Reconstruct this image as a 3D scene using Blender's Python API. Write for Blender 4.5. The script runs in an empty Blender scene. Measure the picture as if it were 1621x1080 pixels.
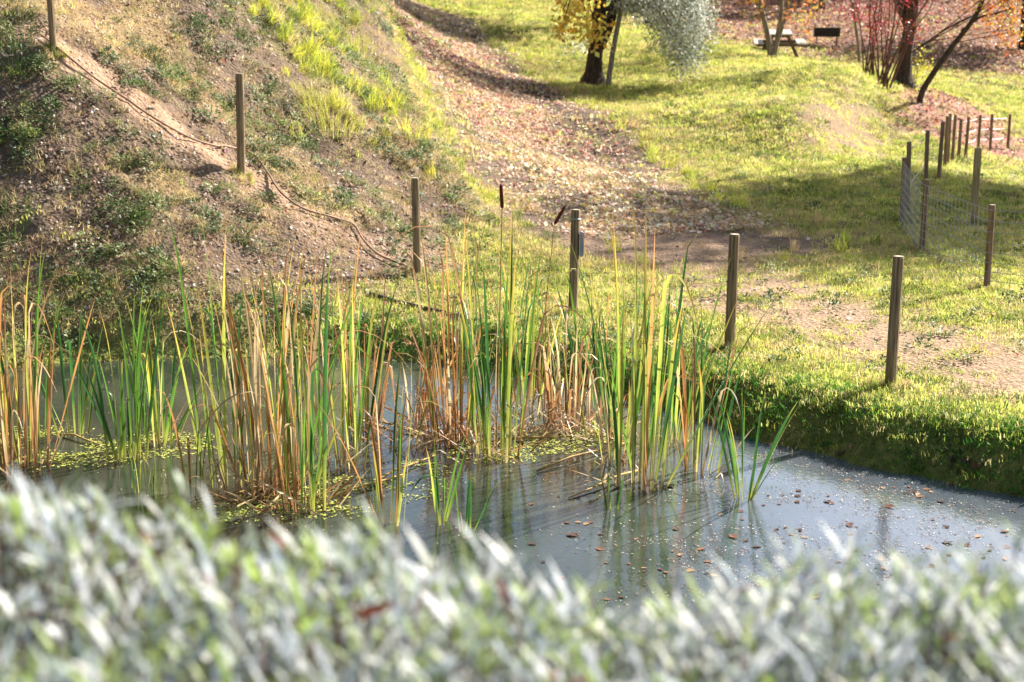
import bpy, math, random
import numpy as np
from mathutils import Vector, Matrix, Euler

random.seed(7)
RNG = np.random.default_rng(7)
scene = bpy.context.scene
COL = scene.collection

# ------------------------------------------------------------------ camera, sky, sun, exposure
CAM_H = 3.1                       # eye above the pond surface
F_PX = 2400.0                     # focal length in photo pixels (1621 wide)
PITCH = math.atan(F_PX / 11500.0)
cam_d = bpy.data.cameras.new('camera')
cam = bpy.data.objects.new('camera', cam_d)
COL.objects.link(cam)
cam.location = (0, 0, CAM_H)
cam.rotation_euler = (math.pi / 2 - PITCH, 0, 0)
cam_d.sensor_width = 36.0
cam_d.lens = 36.0 * F_PX / 1621.0
cam_d.clip_start = 0.05
cam_d.clip_end = 800
cam_d.dof.use_dof = True
cam_d.dof.focus_distance = 11.3
cam_d.dof.aperture_fstop = 3.2
scene.camera = cam

SUN_AZ = math.radians(50)         # right of straight ahead
SUN_EL = math.radians(34)
world = bpy.data.worlds.new('World')
scene.world = world
world.use_nodes = True
wn = world.node_tree.nodes
sky_n = wn.new('ShaderNodeTexSky')
sky_n.sky_type = 'NISHITA'
sky_n.sun_disc = False
sky_n.sun_elevation = SUN_EL
sky_n.sun_rotation = SUN_AZ
sky_n.dust_density = 2.0
sky_n.air_density = 1.0
wn['Background'].inputs['Strength'].default_value = 0.06
world.node_tree.links.new(sky_n.outputs[0], wn['Background'].inputs['Color'])
sun_d = bpy.data.lights.new('sun', 'SUN')
sun_d.energy = 5.0
sun_d.angle = math.radians(0.5)
sun_d.color = (1.0, 0.94, 0.84)
sun = bpy.data.objects.new('sun', sun_d)
COL.objects.link(sun)
SUN_DIR = Vector((math.sin(SUN_AZ) * math.cos(SUN_EL), math.cos(SUN_AZ) * math.cos(SUN_EL), math.sin(SUN_EL)))
sun.rotation_euler = SUN_DIR.to_track_quat('Z', 'Y').to_euler()
sun.location = (30, 40, 40)
scene.view_settings.view_transform = 'Standard'
scene.view_settings.look = 'None'
scene.view_settings.gamma = 1.0
scene.view_settings.exposure = 1.65
scene.render.engine = 'CYCLES'
scene.cycles.max_bounces = 6
scene.cycles.diffuse_bounces = 2
scene.cycles.glossy_bounces = 3
scene.cycles.transmission_bounces = 4
scene.cycles.caustics_reflective = False
scene.cycles.caustics_refractive = False

# ------------------------------------------------------------------ helpers
def lin(r, g, b):
    f = lambda c: (c / 255 / 12.92) if c / 255 <= 0.04045 else ((c / 255 + 0.055) / 1.055) ** 2.4
    return (f(r), f(g), f(b))

def pix_dir(u, v):
    a = (u - 810.5) / F_PX
    b = (540 - v) / F_PX
    cy, sy = math.cos(PITCH), math.sin(PITCH)
    d = np.array((a, cy + b * sy, -sy + b * cy))
    return d / d[1]                # per metre of forward distance

def pix_at(u, v, Y):
    return np.array((0, 0, CAM_H)) + pix_dir(u, v) * Y

def pix_plane(u, v, z=0.0):
    d = pix_dir(u, v)
    return pix_at(u, v, (z - CAM_H) / d[2])

def px_per_m(y):
    return F_PX / (y * math.cos(PITCH) + 0.3)

def _hash(ix, iy, seed):
    n = (ix * 374761393 + iy * 668265263 + seed * 1442695041) & 0xFFFFFFFF
    n = ((n ^ (n >> 13)) * 1274126177) & 0xFFFFFFFF
    return ((n ^ (n >> 16)) & 0xFFFF) / 65535.0

def vnoise(x, y, seed=0):
    x = np.asarray(x, float); y = np.asarray(y, float)
    ix = np.floor(x).astype(np.int64); iy = np.floor(y).astype(np.int64)
    fx = x - ix; fy = y - iy
    fx = fx * fx * (3 - 2 * fx); fy = fy * fy * (3 - 2 * fy)
    a = _hash(ix, iy, seed); b = _hash(ix + 1, iy, seed)
    c = _hash(ix, iy + 1, seed); d = _hash(ix + 1, iy + 1, seed)
    return (a * (1 - fx) + b * fx) * (1 - fy) + (c * (1 - fx) + d * fx) * fy

def fbm(x, y, seed=0, octv=4):
    s = 0; amp = 0.5; tot = 0
    for k in range(octv):
        s = s + amp * vnoise(x * 2 ** k + 17.3 * k, y * 2 ** k - 9.1 * k, seed + k)
        tot += amp; amp *= 0.5
    return s / tot

def sstep(a, b, x):
    t = np.clip((x - a) / (b - a), 0, 1)
    return t * t * (3 - 2 * t)

def seg_dist(px, py, poly, closed=False):
    """distance to a polyline, and the arclength fraction index of the nearest point"""
    px = np.asarray(px, float); py = np.asarray(py, float)
    best = np.full(px.shape, 1e9); par = np.zeros(px.shape)
    n = len(poly)
    for i in range(n if closed else n - 1):
        ax, ay = poly[i][:2]; bx, by = poly[(i + 1) % n][:2]
        dx, dy = bx - ax, by - ay
        L2 = dx * dx + dy * dy + 1e-12
        t = np.clip(((px - ax) * dx + (py - ay) * dy) / L2, 0, 1)
        d = np.hypot(px - ax - t * dx, py - ay - t * dy)
        m = d < best
        best = np.where(m, d, best); par = np.where(m, i + t, par)
    return best, par

def inside_poly(px, py, poly):
    px = np.asarray(px, float); py = np.asarray(py, float)
    c = np.zeros(px.shape, bool)
    n = len(poly); j = n - 1
    for i in range(n):
        xi, yi = poly[i]; xj, yj = poly[j]
        cond = ((yi > py) != (yj > py)) & (px < (xj - xi) * (py - yi) / (yj - yi + 1e-12) + xi)
        c ^= cond; j = i
    return c

# ------------------------------------------------------------------ terrain heights
CTRL_PX = [
    (1408, 612, 11.7), (1155, 552, 13.3), (905, 495, 14.8), (660, 437, 16.5), (1621, 600, 12.2), (1300, 480, 15),
    (1100, 400, 18.3), (1440, 400, 18.5), (1563, 455, 16.2), (1460, 398, 18.7), (1621, 450, 16.5), (1430, 345, 21.5),
    (1545, 355, 21), (1300, 330, 22.5), (1150, 300, 24.5), (900, 300, 22.5), (830, 220, 28), (780, 150, 33),
    (735, 95, 39), (690, 50, 47), (650, 5, 57), (1000, 180, 31), (950, 133, 37), (1100, 130, 39), (1250, 170, 34),
    (1200, 250, 28), (1300, 270, 26.5), (900, 60, 48), (1100, 60, 50), (1235, 86, 51), (1300, 75, 54), (800, 20, 55),
    (1000, 10, 62), (1300, 190, 31.5), (1350, 145, 35), (1405, 222, 30), (1420, 240, 28.5), (1455, 163, 38),
    (1400, 140, 40), (1432, 135, 42), (1480, 285, 25.5), (1500, 265, 28), (1530, 250, 32), (1595, 238, 36),
    (1621, 300, 27), (1560, 190, 41), (1621, 140, 50), (1560, 100, 55), (1600, 50, 64), (1450, 60, 58), (1200, 30, 64),
    (1350, 20, 66), (1600, 0, 75), (1300, -30, 75), (800, -40, 80),
    (383, 276, 17.2), (85, 80, 17.5), (225, 170, 17.3), (500, 345, 16.9), (580, 400, 16.6), (200, 400, 15.2),
    (0, 400, 15), (0, 250, 16.2), (200, 520, 14.1), (0, 540, 14), (400, 450, 15.2), (600, 510, 14.6), (150, 0, 19.5),
    (300, 0, 20.5), (300, 150, 18.6), (450, 150, 20), (450, 0, 23), (560, 0, 27), (540, 100, 24), (600, 200, 21.5),
    (620, 100, 26), (600, 30, 30), (655, 150, 25), (690, 250, 21), (750, 330, 19.3)]
CTRL_XYZ = [
    (-8, 20, 5.5), (-12, 18, 6), (-10, 28, 9), (-6, 33, 6.8), (-8, 45, 8), (-10, 60, 11), (-15, 30, 12.5), (-20, 45, 17),
    (0, 100, 10), (20, 100, 10), (40, 90, 9), (-30, 100, 22), (0, 140, 18), (50, 140, 18), (-50, 140, 28), (40, 40, 3),
    (30, 20, 1.2), (15, 12, .5), (12, 25, .3), (60, 20, 4), (8, 9, .4), (10, 4, .8), (0, 0, 1.5), (0, 2, 1.3),
    (-4, 1, 1.5), (4, 1, 1.5), (0, 3.4, .8), (5, 3, .9), (-5, 3, .9), (-12, 5, 1.2), (-14, 12, 2.4), (12, 0, 1.2),
    (0, -5, 1.7), (-10, -5, 2), (10, -5, 1.7), (-9.5, 15, 1.3), (-40, 20, 14), (-40, 60, 24), (70, 70, 6), (70, 140, 18)]
_C = np.array([pix_at(*c) for c in CTRL_PX] + [np.array(c, float) for c in CTRL_XYZ])
def _U(r2):
    return np.where(r2 > 1e-9, r2 * np.log(np.maximum(r2, 1e-9)), 0.0)
def _tps():
    n = len(_C); P = np.c_[np.ones(n), _C[:, :2]]
    r2 = ((_C[:, None, :2] - _C[None, :, :2]) ** 2).sum(-1)
    K = _U(r2) + np.eye(n) * 1.2
    A = np.zeros((n + 3, n + 3)); A[:n, :n] = K; A[:n, n:] = P; A[n:, :n] = P.T
    return np.linalg.solve(A, np.r_[_C[:, 2], 0, 0, 0])
_W = _tps()
def land(x, y):
    x = np.asarray(x, float); y = np.asarray(y, float)
    s = _W[-3] + _W[-2] * x + _W[-1] * y
    for k in range(len(_C)):
        s = s + _W[k] * _U((x - _C[k, 0]) ** 2 + (y - _C[k, 1]) ** 2)
    return s

# waterline traced on the pond plane (z = 0), closed out of frame
SHORE_PX = [(-180, 612), (0, 588), (100, 582), (200, 574), (300, 572), (400, 570), (500, 568), (600, 572), (700, 582),
            (800, 596), (900, 612), (1000, 640), (1070, 664), (1130, 684), (1200, 706), (1280, 722), (1350, 742),
            (1420, 755), (1500, 775), (1560, 785), (1640, 800)]
POND = [tuple(pix_plane(u, v)[:2]) for u, v in SHORE_PX] + [(4.6, 8.7), (5.6, 7.2), (5.2, 5.3), (3.2, 4.3), (0, 4.0), (-3.5, 4.2),
        (-6.5, 5.2), (-8.6, 7.6), (-9.0, 10.4)]
def pond_sd(x, y):
    d, par = seg_dist(x, y, POND, True)
    return np.where(inside_poly(x, y, POND), -d, d), par

HX_Y = [12, 14, 16.5, 19, 21, 25, 28, 40, 60]; HX_X = [-3.0, -2.2, -1.0, -.35, -.75, -1.7, -2.1, -3.6, -6]
_e0, _e1 = pix_at(1305, 225, 29.5), pix_at(1385, 140, 36.5)
_el = math.hypot(_e1[0] - _e0[0], _e1[1] - _e0[1])
EDGE = (_e0[0], _e0[1], (_e1[0] - _e0[0]) / _el, (_e1[1] - _e0[1]) / _el, _el)
def height(x, y, fine=True):
    x = np.asarray(x, float); y = np.asarray(y, float)
    h = land(x, y)
    dist = np.hypot(x, y)
    hillm = sstep(0.5, 1.2, h) * sstep(26, 20, y) * sstep(8, 12, y)
    if fine:
        h = h + (fbm(x * .9, y * .9, 3) - .5) * (0.10 + 0.22 * hillm) + (fbm(x * 3.5, y * 3.5, 5, 4) - .5) * (0.03 + 0.17 * hillm)
    # eroded bank where the hillside meets the track, and the broken edge of the picnic terrace
    s_ = np.interp(y, HX_Y, HX_X) - x
    h = h + .30 * np.tanh(s_ / .3) * np.exp(-(s_ / 1.6) ** 2) * sstep(18.5, 21, y) * sstep(36, 30, y)
    ex, ey, ux, uy, L_ = EDGE
    al = (x - ex) * ux + (y - ey) * uy; s2 = -(x - ex) * uy + (y - ey) * ux
    h = h + .5 * np.tanh(s2 / .35) * np.exp(-(s2 / 2.6) ** 2) * sstep(-2.5, 1.0, al) * sstep(L_ + 3, L_ - .5, al)
    sd, _ = pond_sd(x, y)
    h = np.where(sd < 12, np.maximum(h, 0.22 + 0.11 * sstep(.8, 2.6, x) + 0.01 * np.minimum(sd, 5)), h)
    wob = sd + (fbm(x * 2.2, y * 2.2, 11, 3) - .5) * 0.16
    f = sstep(-.05, 0.62, wob)
    out = -0.06 + f * (h + 0.06)
    ins = -0.06 - np.minimum(np.maximum(-wob, 0) * 0.6, 0.7)
    return np.where(wob > 0, out, ins)

def normals(x, y, e=0.06):
    hx = (height(x + e, y) - height(x - e, y)) / (2 * e)
    hy = (height(x, y + e) - height(x, y - e)) / (2 * e)
    n = np.stack([-hx, -hy, np.ones_like(hx)], -1)
    return n / np.linalg.norm(n, axis=-1, keepdims=True)

_YS = np.concatenate([np.arange(6.5, 30, .04), np.arange(30, 130, .15)])
def ground_at(u, v):
    d = pix_dir(u, v)
    X = d[0] * _YS; Z = CAM_H + d[2] * _YS
    g = np.maximum(height(X, _YS), 0.0)
    k = np.nonzero(Z <= g)[0]
    k = k[0] if len(k) else len(_YS) - 1
    return Vector((X[k], _YS[k], g[k]))
def H1(x, y):
    return float(height(np.array([x]), np.array([y]))[0])
def trace(pts):
    return [tuple(ground_at(u, v)) for u, v in pts]

# ------------------------------------------------------------------ ground zones (all in world space)
TRACK = trace([(1090, 372), (1010, 350), (930, 300), (870, 245), (815, 185), (770, 135), (735, 95), (700, 55), (668, 25), (650, 6)])
TRACK_W = [1.6, 1.5, 1.45, 1.4, 1.4, 1.4, 1.4, 1.4, 1.4, 1.4]
RUT = trace([(1085, 335), (1020, 300), (960, 250), (905, 190), (850, 140), (800, 95), (745, 55), (690, 18)])
FOOT = trace([(60, 55), (100, 85), (170, 130), (230, 180), (300, 225), (380, 268), (450, 325), (530, 365), (600, 395), (680, 410), (800, 405), (950, 385), (1090, 372)])
DIRT = trace([(1000, 378), (1090, 390), (1170, 440), (1230, 480), (1320, 500), (1430, 540), (1520, 570), (1640, 605)])
RSLOPE = trace([(1500, 195), (1470, 165), (1440, 150), (1400, 130)])
SCAR = trace([(1300, 215), (1335, 195), (1370, 185), (1400, 210)])

def zones(x, y):
    x = np.asarray(x, float); y = np.asarray(y, float)
    z = {}
    sd, _ = pond_sd(x, y)
    n1 = fbm(x * .8, y * .8, 21); n2 = fbm(x * 2.5, y * 2.5, 22); n3 = fbm(x * .25, y * .25, 23)
    dt, pt = seg_dist(x, y, TRACK)
    dr, _ = seg_dist(x, y, RUT)
    df, pf = seg_dist(x, y, FOOT)
    dd, _ = seg_dist(x, y, DIRT)
    wob = (n2 - .5) * 1.0 + (n1 - .5) * .8
    z['track'] = sstep(2.5, 1.6, dt + wob)
    z['rut'] = sstep(.42, .1, dr + wob * .4) * .8
    fw = np.interp(pf, [0, 5, 9, 12], [.13, .17, .22, .25])
    z['foot'] = sstep(fw + .25, fw - .15, df + wob * .45) * np.interp(pf, [0, 6, 8, 9.5, 12], [1, 1, .7, .35, .1])
    z['dirt'] = sstep(1.5, .5, dd + wob * 1.2) * sstep(.25, .5, n2 * .6 + n1 * .4)
    # hill: left of the track and of the line where the slope meets the flat
    hx = np.interp(y, HX_Y, HX_X)
    z['hill'] = sstep(.5, -.5, x - hx + wob * .7) * sstep(.25, .7, sd) * (y > 9)
    z['crest'] = z['hill'] * sstep(19, 22, y) * sstep(-4.6, -2.6, x + (n1 - .5) * 1.6) * sstep(.35, .95, hx - x + (n2 - .5) * .6)
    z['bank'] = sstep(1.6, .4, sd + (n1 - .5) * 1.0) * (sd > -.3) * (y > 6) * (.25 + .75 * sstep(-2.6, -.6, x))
    far = sstep(47.5, 55, y - np.abs(x - 9) * .08 + (n1 - .5) * 5) * sstep(3, 7.5, x + (n3 - .5) * 3)
    z['far'] = far
    drs, _ = seg_dist(x, y, RSLOPE)
    z['redleaf'] = sstep(4.2, 2.0, drs + (n1 - .5) * 2.6) * sstep(-.6, .6, x - .25 * y + (n2 - .5))
    ds, _ = seg_dist(x, y, SCAR)
    z['scar'] = sstep(.85, .3, ds + (n2 - .5) * 2.4 + (n1 - .5)) * .85
    z['n1'], z['n2'], z['n3'], z['sd'], z['dt'] = n1, n2, n3, sd, dt
    return z

SOIL = np.array(lin(110, 94, 80)); REDDIRT = np.array(lin(158, 132, 110)); STRAW = np.array(lin(176, 154, 110))
TURF = np.array(lin(122, 124, 62)); DARKSOIL = np.array(lin(74, 60, 48)); LEAFC = np.array(lin(150, 112, 96)); MUD = np.array(lin(58, 52, 38))

def ground_color(x, y):
    z = zones(x, y)
    def mix(c, t, w):
        w = np.clip(w, 0, 1)[..., None]
        return c * (1 - w) + t * w
    n1, n2 = z['n1'], z['n2']
    c = np.broadcast_to(TURF, x.shape + (3,)).copy()
    c = mix(c, STRAW, sstep(.42, .68, n1 * .6 + n2 * .4) * .7)
    c = mix(c, SOIL, z['hill'])
    c = mix(c, DARKSOIL, z['hill'] * sstep(.5, .7, n2) * .8)
    c = mix(c, STRAW, z['hill'] * sstep(.5, .66, n1) * .5)
    c = mix(c, TURF, z['crest'] * sstep(.4, .55, n2) * .8)
    c = mix(c, SOIL, z['track'])
    c = mix(c, STRAW, z['track'] * sstep(.5, .65, n1) * .5)
    c = mix(c, DARKSOIL, z['rut'])
    c = mix(c, REDDIRT, z['dirt'] * .9)
    c = mix(c, REDDIRT, z['foot'])
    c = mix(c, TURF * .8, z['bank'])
    c = mix(c, LEAFC * .7, z['far'])
    c = mix(c, LEAFC, z['redleaf'])
    c = mix(c, REDDIRT * .75, z['scar'])
    c = mix(c, MUD, sstep(.12, -.05, z['sd']))
    return c, z

# ------------------------------------------------------------------ materials
def new_mat(name):
    m = bpy.data.materials.new(name); m.use_nodes = True
    return m, m.node_tree.nodes, m.node_tree.links, m.node_tree.nodes['Principled BSDF']

def ground_material():
    m, N, L, b = new_mat('ground_soil')
    at = N.new('ShaderNodeAttribute'); at.attribute_name = 'base'
    tc = N.new('ShaderNodeTexCoord')
    n1 = N.new('ShaderNodeTexNoise'); n1.inputs['Scale'].default_value = 14; n1.inputs['Detail'].default_value = 7; n1.inputs['Roughness'].default_value = .7
    n2 = N.new('ShaderNodeTexVoronoi'); n2.inputs['Scale'].default_value = 26
    L.new(tc.outputs['Object'], n1.inputs['Vector']); L.new(tc.outputs['Object'], n2.inputs['Vector'])
    r = N.new('ShaderNodeValToRGB'); r.color_ramp.elements[0].position = .3; r.color_ramp.elements[0].color = (.45, .42, .4, 1)
    r.color_ramp.elements[1].position = .72; r.color_ramp.elements[1].color = (1.45, 1.4, 1.35, 1)
    L.new(n1.outputs['Fac'], r.inputs['Fac'])
    mx = N.new('ShaderNodeMix'); mx.data_type = 'RGBA'; mx.blend_type = 'MULTIPLY'; mx.inputs['Factor'].default_value = 1
    L.new(at.outputs['Color'], mx.inputs[6]); L.new(r.outputs['Color'], mx.inputs[7])
    L.new(mx.outputs[2], b.inputs['Base Color'])
    b.inputs['Roughness'].default_value = .95
    b.inputs['Specular IOR Level'].default_value = .2
    add = N.new('ShaderNodeMath'); add.operation = 'ADD'
    L.new(n1.outputs['Fac'], add.inputs[0]); L.new(n2.outputs['Distance'], add.inputs[1])
    bp = N.new('ShaderNodeBump'); bp.inputs['Strength'].default_value = .8; bp.inputs['Distance'].default_value = .025
    L.new(add.outputs[0], bp.inputs['Height']); L.new(bp.outputs['Normal'], b.inputs['Normal'])
    return m

def leaf_material(name, source='INSTANCER', attr='tint', trans=.45, rough=.55, spec=.35, vary=0.0):
    """thin leaf: diffuse + light shining through it; colour from an attribute"""
    m, N, L, b = new_mat(name)
    at = N.new('ShaderNodeAttribute'); at.attribute_name = attr; at.attribute_type = source
    col = at.outputs['Color']
    if vary:
        tc = N.new('ShaderNodeTexCoord')
        nz = N.new('ShaderNodeTexNoise'); nz.inputs['Scale'].default_value = 9; nz.inputs['Detail'].default_value = 4
        L.new(tc.outputs['Object'], nz.inputs['Vector'])
        mr = N.new('ShaderNodeMapRange'); mr.inputs['From Min'].default_value = .3; mr.inputs['From Max'].default_value = .7
        mr.inputs['To Min'].default_value = 1 - vary; mr.inputs['To Max'].default_value = 1 + vary
        L.new(nz.outputs['Fac'], mr.inputs['Value'])
        vm = N.new('ShaderNodeVectorMath'); vm.operation = 'SCALE'
        L.new(col, vm.inputs[0]); L.new(mr.outputs[0], vm.inputs['Scale'])
        col = vm.outputs[0]
    L.new(col, b.inputs['Base Color'])
    b.inputs['Roughness'].default_value = rough
    b.inputs['Specular IOR Level'].default_value = spec
    tr = N.new('ShaderNodeBsdfTranslucent')
    L.new(col, tr.inputs['Color'])
    mx = N.new('ShaderNodeMixShader'); mx.inputs[0].default_value = trans
    L.new(b.outputs[0], mx.inputs[1]); L.new(tr.outputs[0], mx.inputs[2])
    L.new(mx.outputs[0], N['Material Output'].inputs['Surface'])
    return m

def plain_material(name, c, rough=.8, metallic=0, noise=(12, .35), bump=0.0, stretch=(1, 1, 1), spec=.3):
    m, N, L, b = new_mat(name)
    tc = N.new('ShaderNodeTexCoord'); mp = N.new('ShaderNodeMapping'); mp.inputs['Scale'].default_value = stretch
    nz = N.new('ShaderNodeTexNoise'); nz.inputs['Scale'].default_value = noise[0]; nz.inputs['Detail'].default_value = 6
    L.new(tc.outputs['Object'], mp.inputs['Vector']); L.new(mp.outputs[0], nz.inputs['Vector'])
    r = N.new('ShaderNodeValToRGB')
    k = noise[1]
    r.color_ramp.elements[0].position = .3; r.color_ramp.elements[0].color = tuple(v * (1 - k) for v in c) + (1,)
    r.color_ramp.elements[1].position = .7; r.color_ramp.elements[1].color = tuple(min(v * (1 + k), 1) for v in c) + (1,)
    L.new(nz.outputs['Fac'], r.inputs['Fac']); L.new(r.outputs[0], b.inputs['Base Color'])
    b.inputs['Roughness'].default_value = rough; b.inputs['Metallic'].default_value = metallic
    b.inputs['Specular IOR Level'].default_value = spec
    if bump:
        bp = N.new('ShaderNodeBump'); bp.inputs['Strength'].default_value = .8; bp.inputs['Distance'].default_value = bump
        L.new(nz.outputs['Fac'], bp.inputs['Height']); L.new(bp.outputs[0], b.inputs['Normal'])
    return m

M = {}
M['ground'] = ground_material()
M['grass'] = leaf_material('grass_blade', trans=.5, rough=.5)
M['litter'] = leaf_material('dry_leaf', trans=.42, rough=.5, spec=.45)
M['weed'] = leaf_material('weed_leaf', trans=.4, rough=.5)
M['reed'] = leaf_material('reed_leaf', 'GEOMETRY', 'tint', trans=.42, rough=.42, spec=.4, vary=.18)
M['foliage'] = leaf_material('tree_leaf', 'GEOMETRY', 'tint', trans=.45, rough=.45)
M['silver'] = leaf_material('silver_leaf', 'GEOMETRY', 'tint', trans=.4, rough=.5, spec=.3)
M['post'] = plain_material('weathered_post', lin(132, 112, 88), .85, noise=(7, .7), bump=.012, stretch=(9, 9, .45))
M['darkpost'] = plain_material('dark_fence_post', lin(128, 104, 84), .85, noise=(7, .5), bump=.006, stretch=(5, 5, .5))
M['palepost'] = plain_material('pale_fence_post', lin(160, 138, 100), .85, noise=(7, .4), bump=.006, stretch=(5, 5, .5))
M['postcap'] = plain_material('post_end_grain', lin(172, 158, 136), .9, noise=(40, .3))
M['wire'] = plain_material('galvanised_wire', lin(172, 174, 178), .5, .6, noise=(30, .15))
M['plate'] = plain_material('grey_plate', lin(140, 146, 165), .45, .2, noise=(20, .1))
M['bark'] = plain_material('dark_bark', lin(70, 58, 48), .95, noise=(6, .6), bump=.04, stretch=(3, 3, .6))
M['palebark'] = plain_material('grey_bark', lin(132, 120, 108), .95, noise=(6, .45), bump=.02, stretch=(3, 3, .6))
M['twig'] = plain_material('red_brown_twig', lin(105, 72, 60), .85, noise=(10, .4))
M['tablewood'] = plain_material('backlit_table_wood', lin(96, 80, 68), .6, noise=(8, .3), bump=.002, stretch=(1, 8, 1), spec=.6)  # frame wood, darkened to stand for its backlit faces
M['tabletop'] = plain_material('sunlit_board', lin(186, 176, 164), .55, noise=(8, .2), bump=.002, stretch=(1, 8, 1))  # table boards paled to stand for sunlight on top and benches
M['iron'] = plain_material('rusty_black_iron', lin(52, 44, 42), .6, .3, noise=(9, .6), bump=.002)
M['hose'] = plain_material('tan_hose', lin(150, 120, 96), .6, noise=(5, .3))
M['pipe'] = plain_material('black_pipe', lin(62, 56, 50), .5, noise=(5, .4))
M['spike'] = plain_material('cattail_spike', lin(92, 42, 24), .95, noise=(90, .35), bump=.002)
M['stone'] = leaf_material('pale_stone', trans=0.0, rough=.8)

def water_material():
    m, N, L, b = new_mat('pond_water')
    tc = N.new('ShaderNodeTexCoord')
    n1 = N.new('ShaderNodeTexNoise'); n1.inputs['Scale'].default_value = .9; n1.inputs['Detail'].default_value = 5
    L.new(tc.outputs['Object'], n1.inputs['Vector'])
    r = N.new('ShaderNodeValToRGB')
    r.color_ramp.elements[0].position = .35; r.color_ramp.elements[0].color = (.018, .025, .017, 1)
    r.color_ramp.elements[1].position = .7; r.color_ramp.elements[1].color = (.040, .048, .037, 1)
    L.new(n1.outputs['Fac'], r.inputs['Fac'])
    # right-hand water paled and made more mirror-like to imitate a brighter sky reflection
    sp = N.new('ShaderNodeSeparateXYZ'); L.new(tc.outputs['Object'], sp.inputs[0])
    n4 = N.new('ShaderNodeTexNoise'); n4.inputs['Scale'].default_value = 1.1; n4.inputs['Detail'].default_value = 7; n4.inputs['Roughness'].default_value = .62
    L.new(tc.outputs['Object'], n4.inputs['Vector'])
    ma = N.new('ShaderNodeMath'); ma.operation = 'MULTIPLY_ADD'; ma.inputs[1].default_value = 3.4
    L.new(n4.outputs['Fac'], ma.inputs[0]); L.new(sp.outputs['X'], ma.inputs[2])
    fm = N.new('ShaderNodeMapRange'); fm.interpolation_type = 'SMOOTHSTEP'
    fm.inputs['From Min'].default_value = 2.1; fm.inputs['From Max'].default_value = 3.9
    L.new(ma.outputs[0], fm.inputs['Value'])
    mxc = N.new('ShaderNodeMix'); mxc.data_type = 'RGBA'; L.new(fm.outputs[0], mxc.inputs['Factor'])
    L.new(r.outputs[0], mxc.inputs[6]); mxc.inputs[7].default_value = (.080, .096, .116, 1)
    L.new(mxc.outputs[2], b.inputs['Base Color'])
    n3 = N.new('ShaderNodeTexNoise'); n3.inputs['Scale'].default_value = 3.0; n3.inputs['Detail'].default_value = 8
    L.new(tc.outputs['Object'], n3.inputs['Vector'])
    mr = N.new('ShaderNodeMapRange'); mr.inputs['From Min'].default_value = .3; mr.inputs['From Max'].default_value = .7
    mr.inputs['To Min'].default_value = .05; mr.inputs['To Max'].default_value = .16
    L.new(n3.outputs['Fac'], mr.inputs['Value']); L.new(mr.outputs[0], b.inputs['Roughness'])
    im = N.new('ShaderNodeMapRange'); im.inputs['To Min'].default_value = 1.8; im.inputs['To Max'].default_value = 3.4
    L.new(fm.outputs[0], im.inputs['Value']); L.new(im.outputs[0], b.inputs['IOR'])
    n2 = N.new('ShaderNodeTexNoise'); n2.inputs['Scale'].default_value = 22; n2.inputs['Detail'].default_value = 3
    L.new(tc.outputs['Object'], n2.inputs['Vector'])
    bp = N.new('ShaderNodeBump'); bp.inputs['Strength'].default_value = .12; bp.inputs['Distance'].default_value = .01
    L.new(n2.outputs['Fac'], bp.inputs['Height']); L.new(bp.outputs[0], b.inputs['Normal'])
    return m
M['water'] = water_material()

# ------------------------------------------------------------------ object helpers
def mesh_obj(name, verts, faces, mat, parent=None, smooth=False, colors=None, attr='tint'):
    me = bpy.data.meshes.new(name)
    me.from_pydata([tuple(v) for v in verts], [], [tuple(f) for f in faces])
    if smooth:
        me.polygons.foreach_set('use_smooth', np.ones(len(me.polygons), bool))
    if colors is not None:
        a = me.attributes.new(attr, 'FLOAT_COLOR', 'POINT')
        c = np.asarray(colors, np.float32)
        a.data.foreach_set('color', np.c_[c, np.ones(len(c), np.float32)].ravel())
    if mat is not None:
        me.materials.append(mat)
    o = bpy.data.objects.new(name, me)
    COL.objects.link(o)
    if parent is not None:
        o.parent = parent
    return o

def tag(o, label=None, cat=None, group=None, kind=None):
    if label: o['label'] = label
    if cat: o['category'] = cat
    if group: o['group'] = group
    if kind: o['kind'] = kind
    return o

def thing(name, loc, label, cat, group=None, rz=0.0):
    o = bpy.data.objects.new(name, None)
    o.empty_display_size = .2
    COL.objects.link(o)
    o.location = loc; o.rotation_euler = (0, 0, rz)
    return tag(o, label, cat, group)

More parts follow.
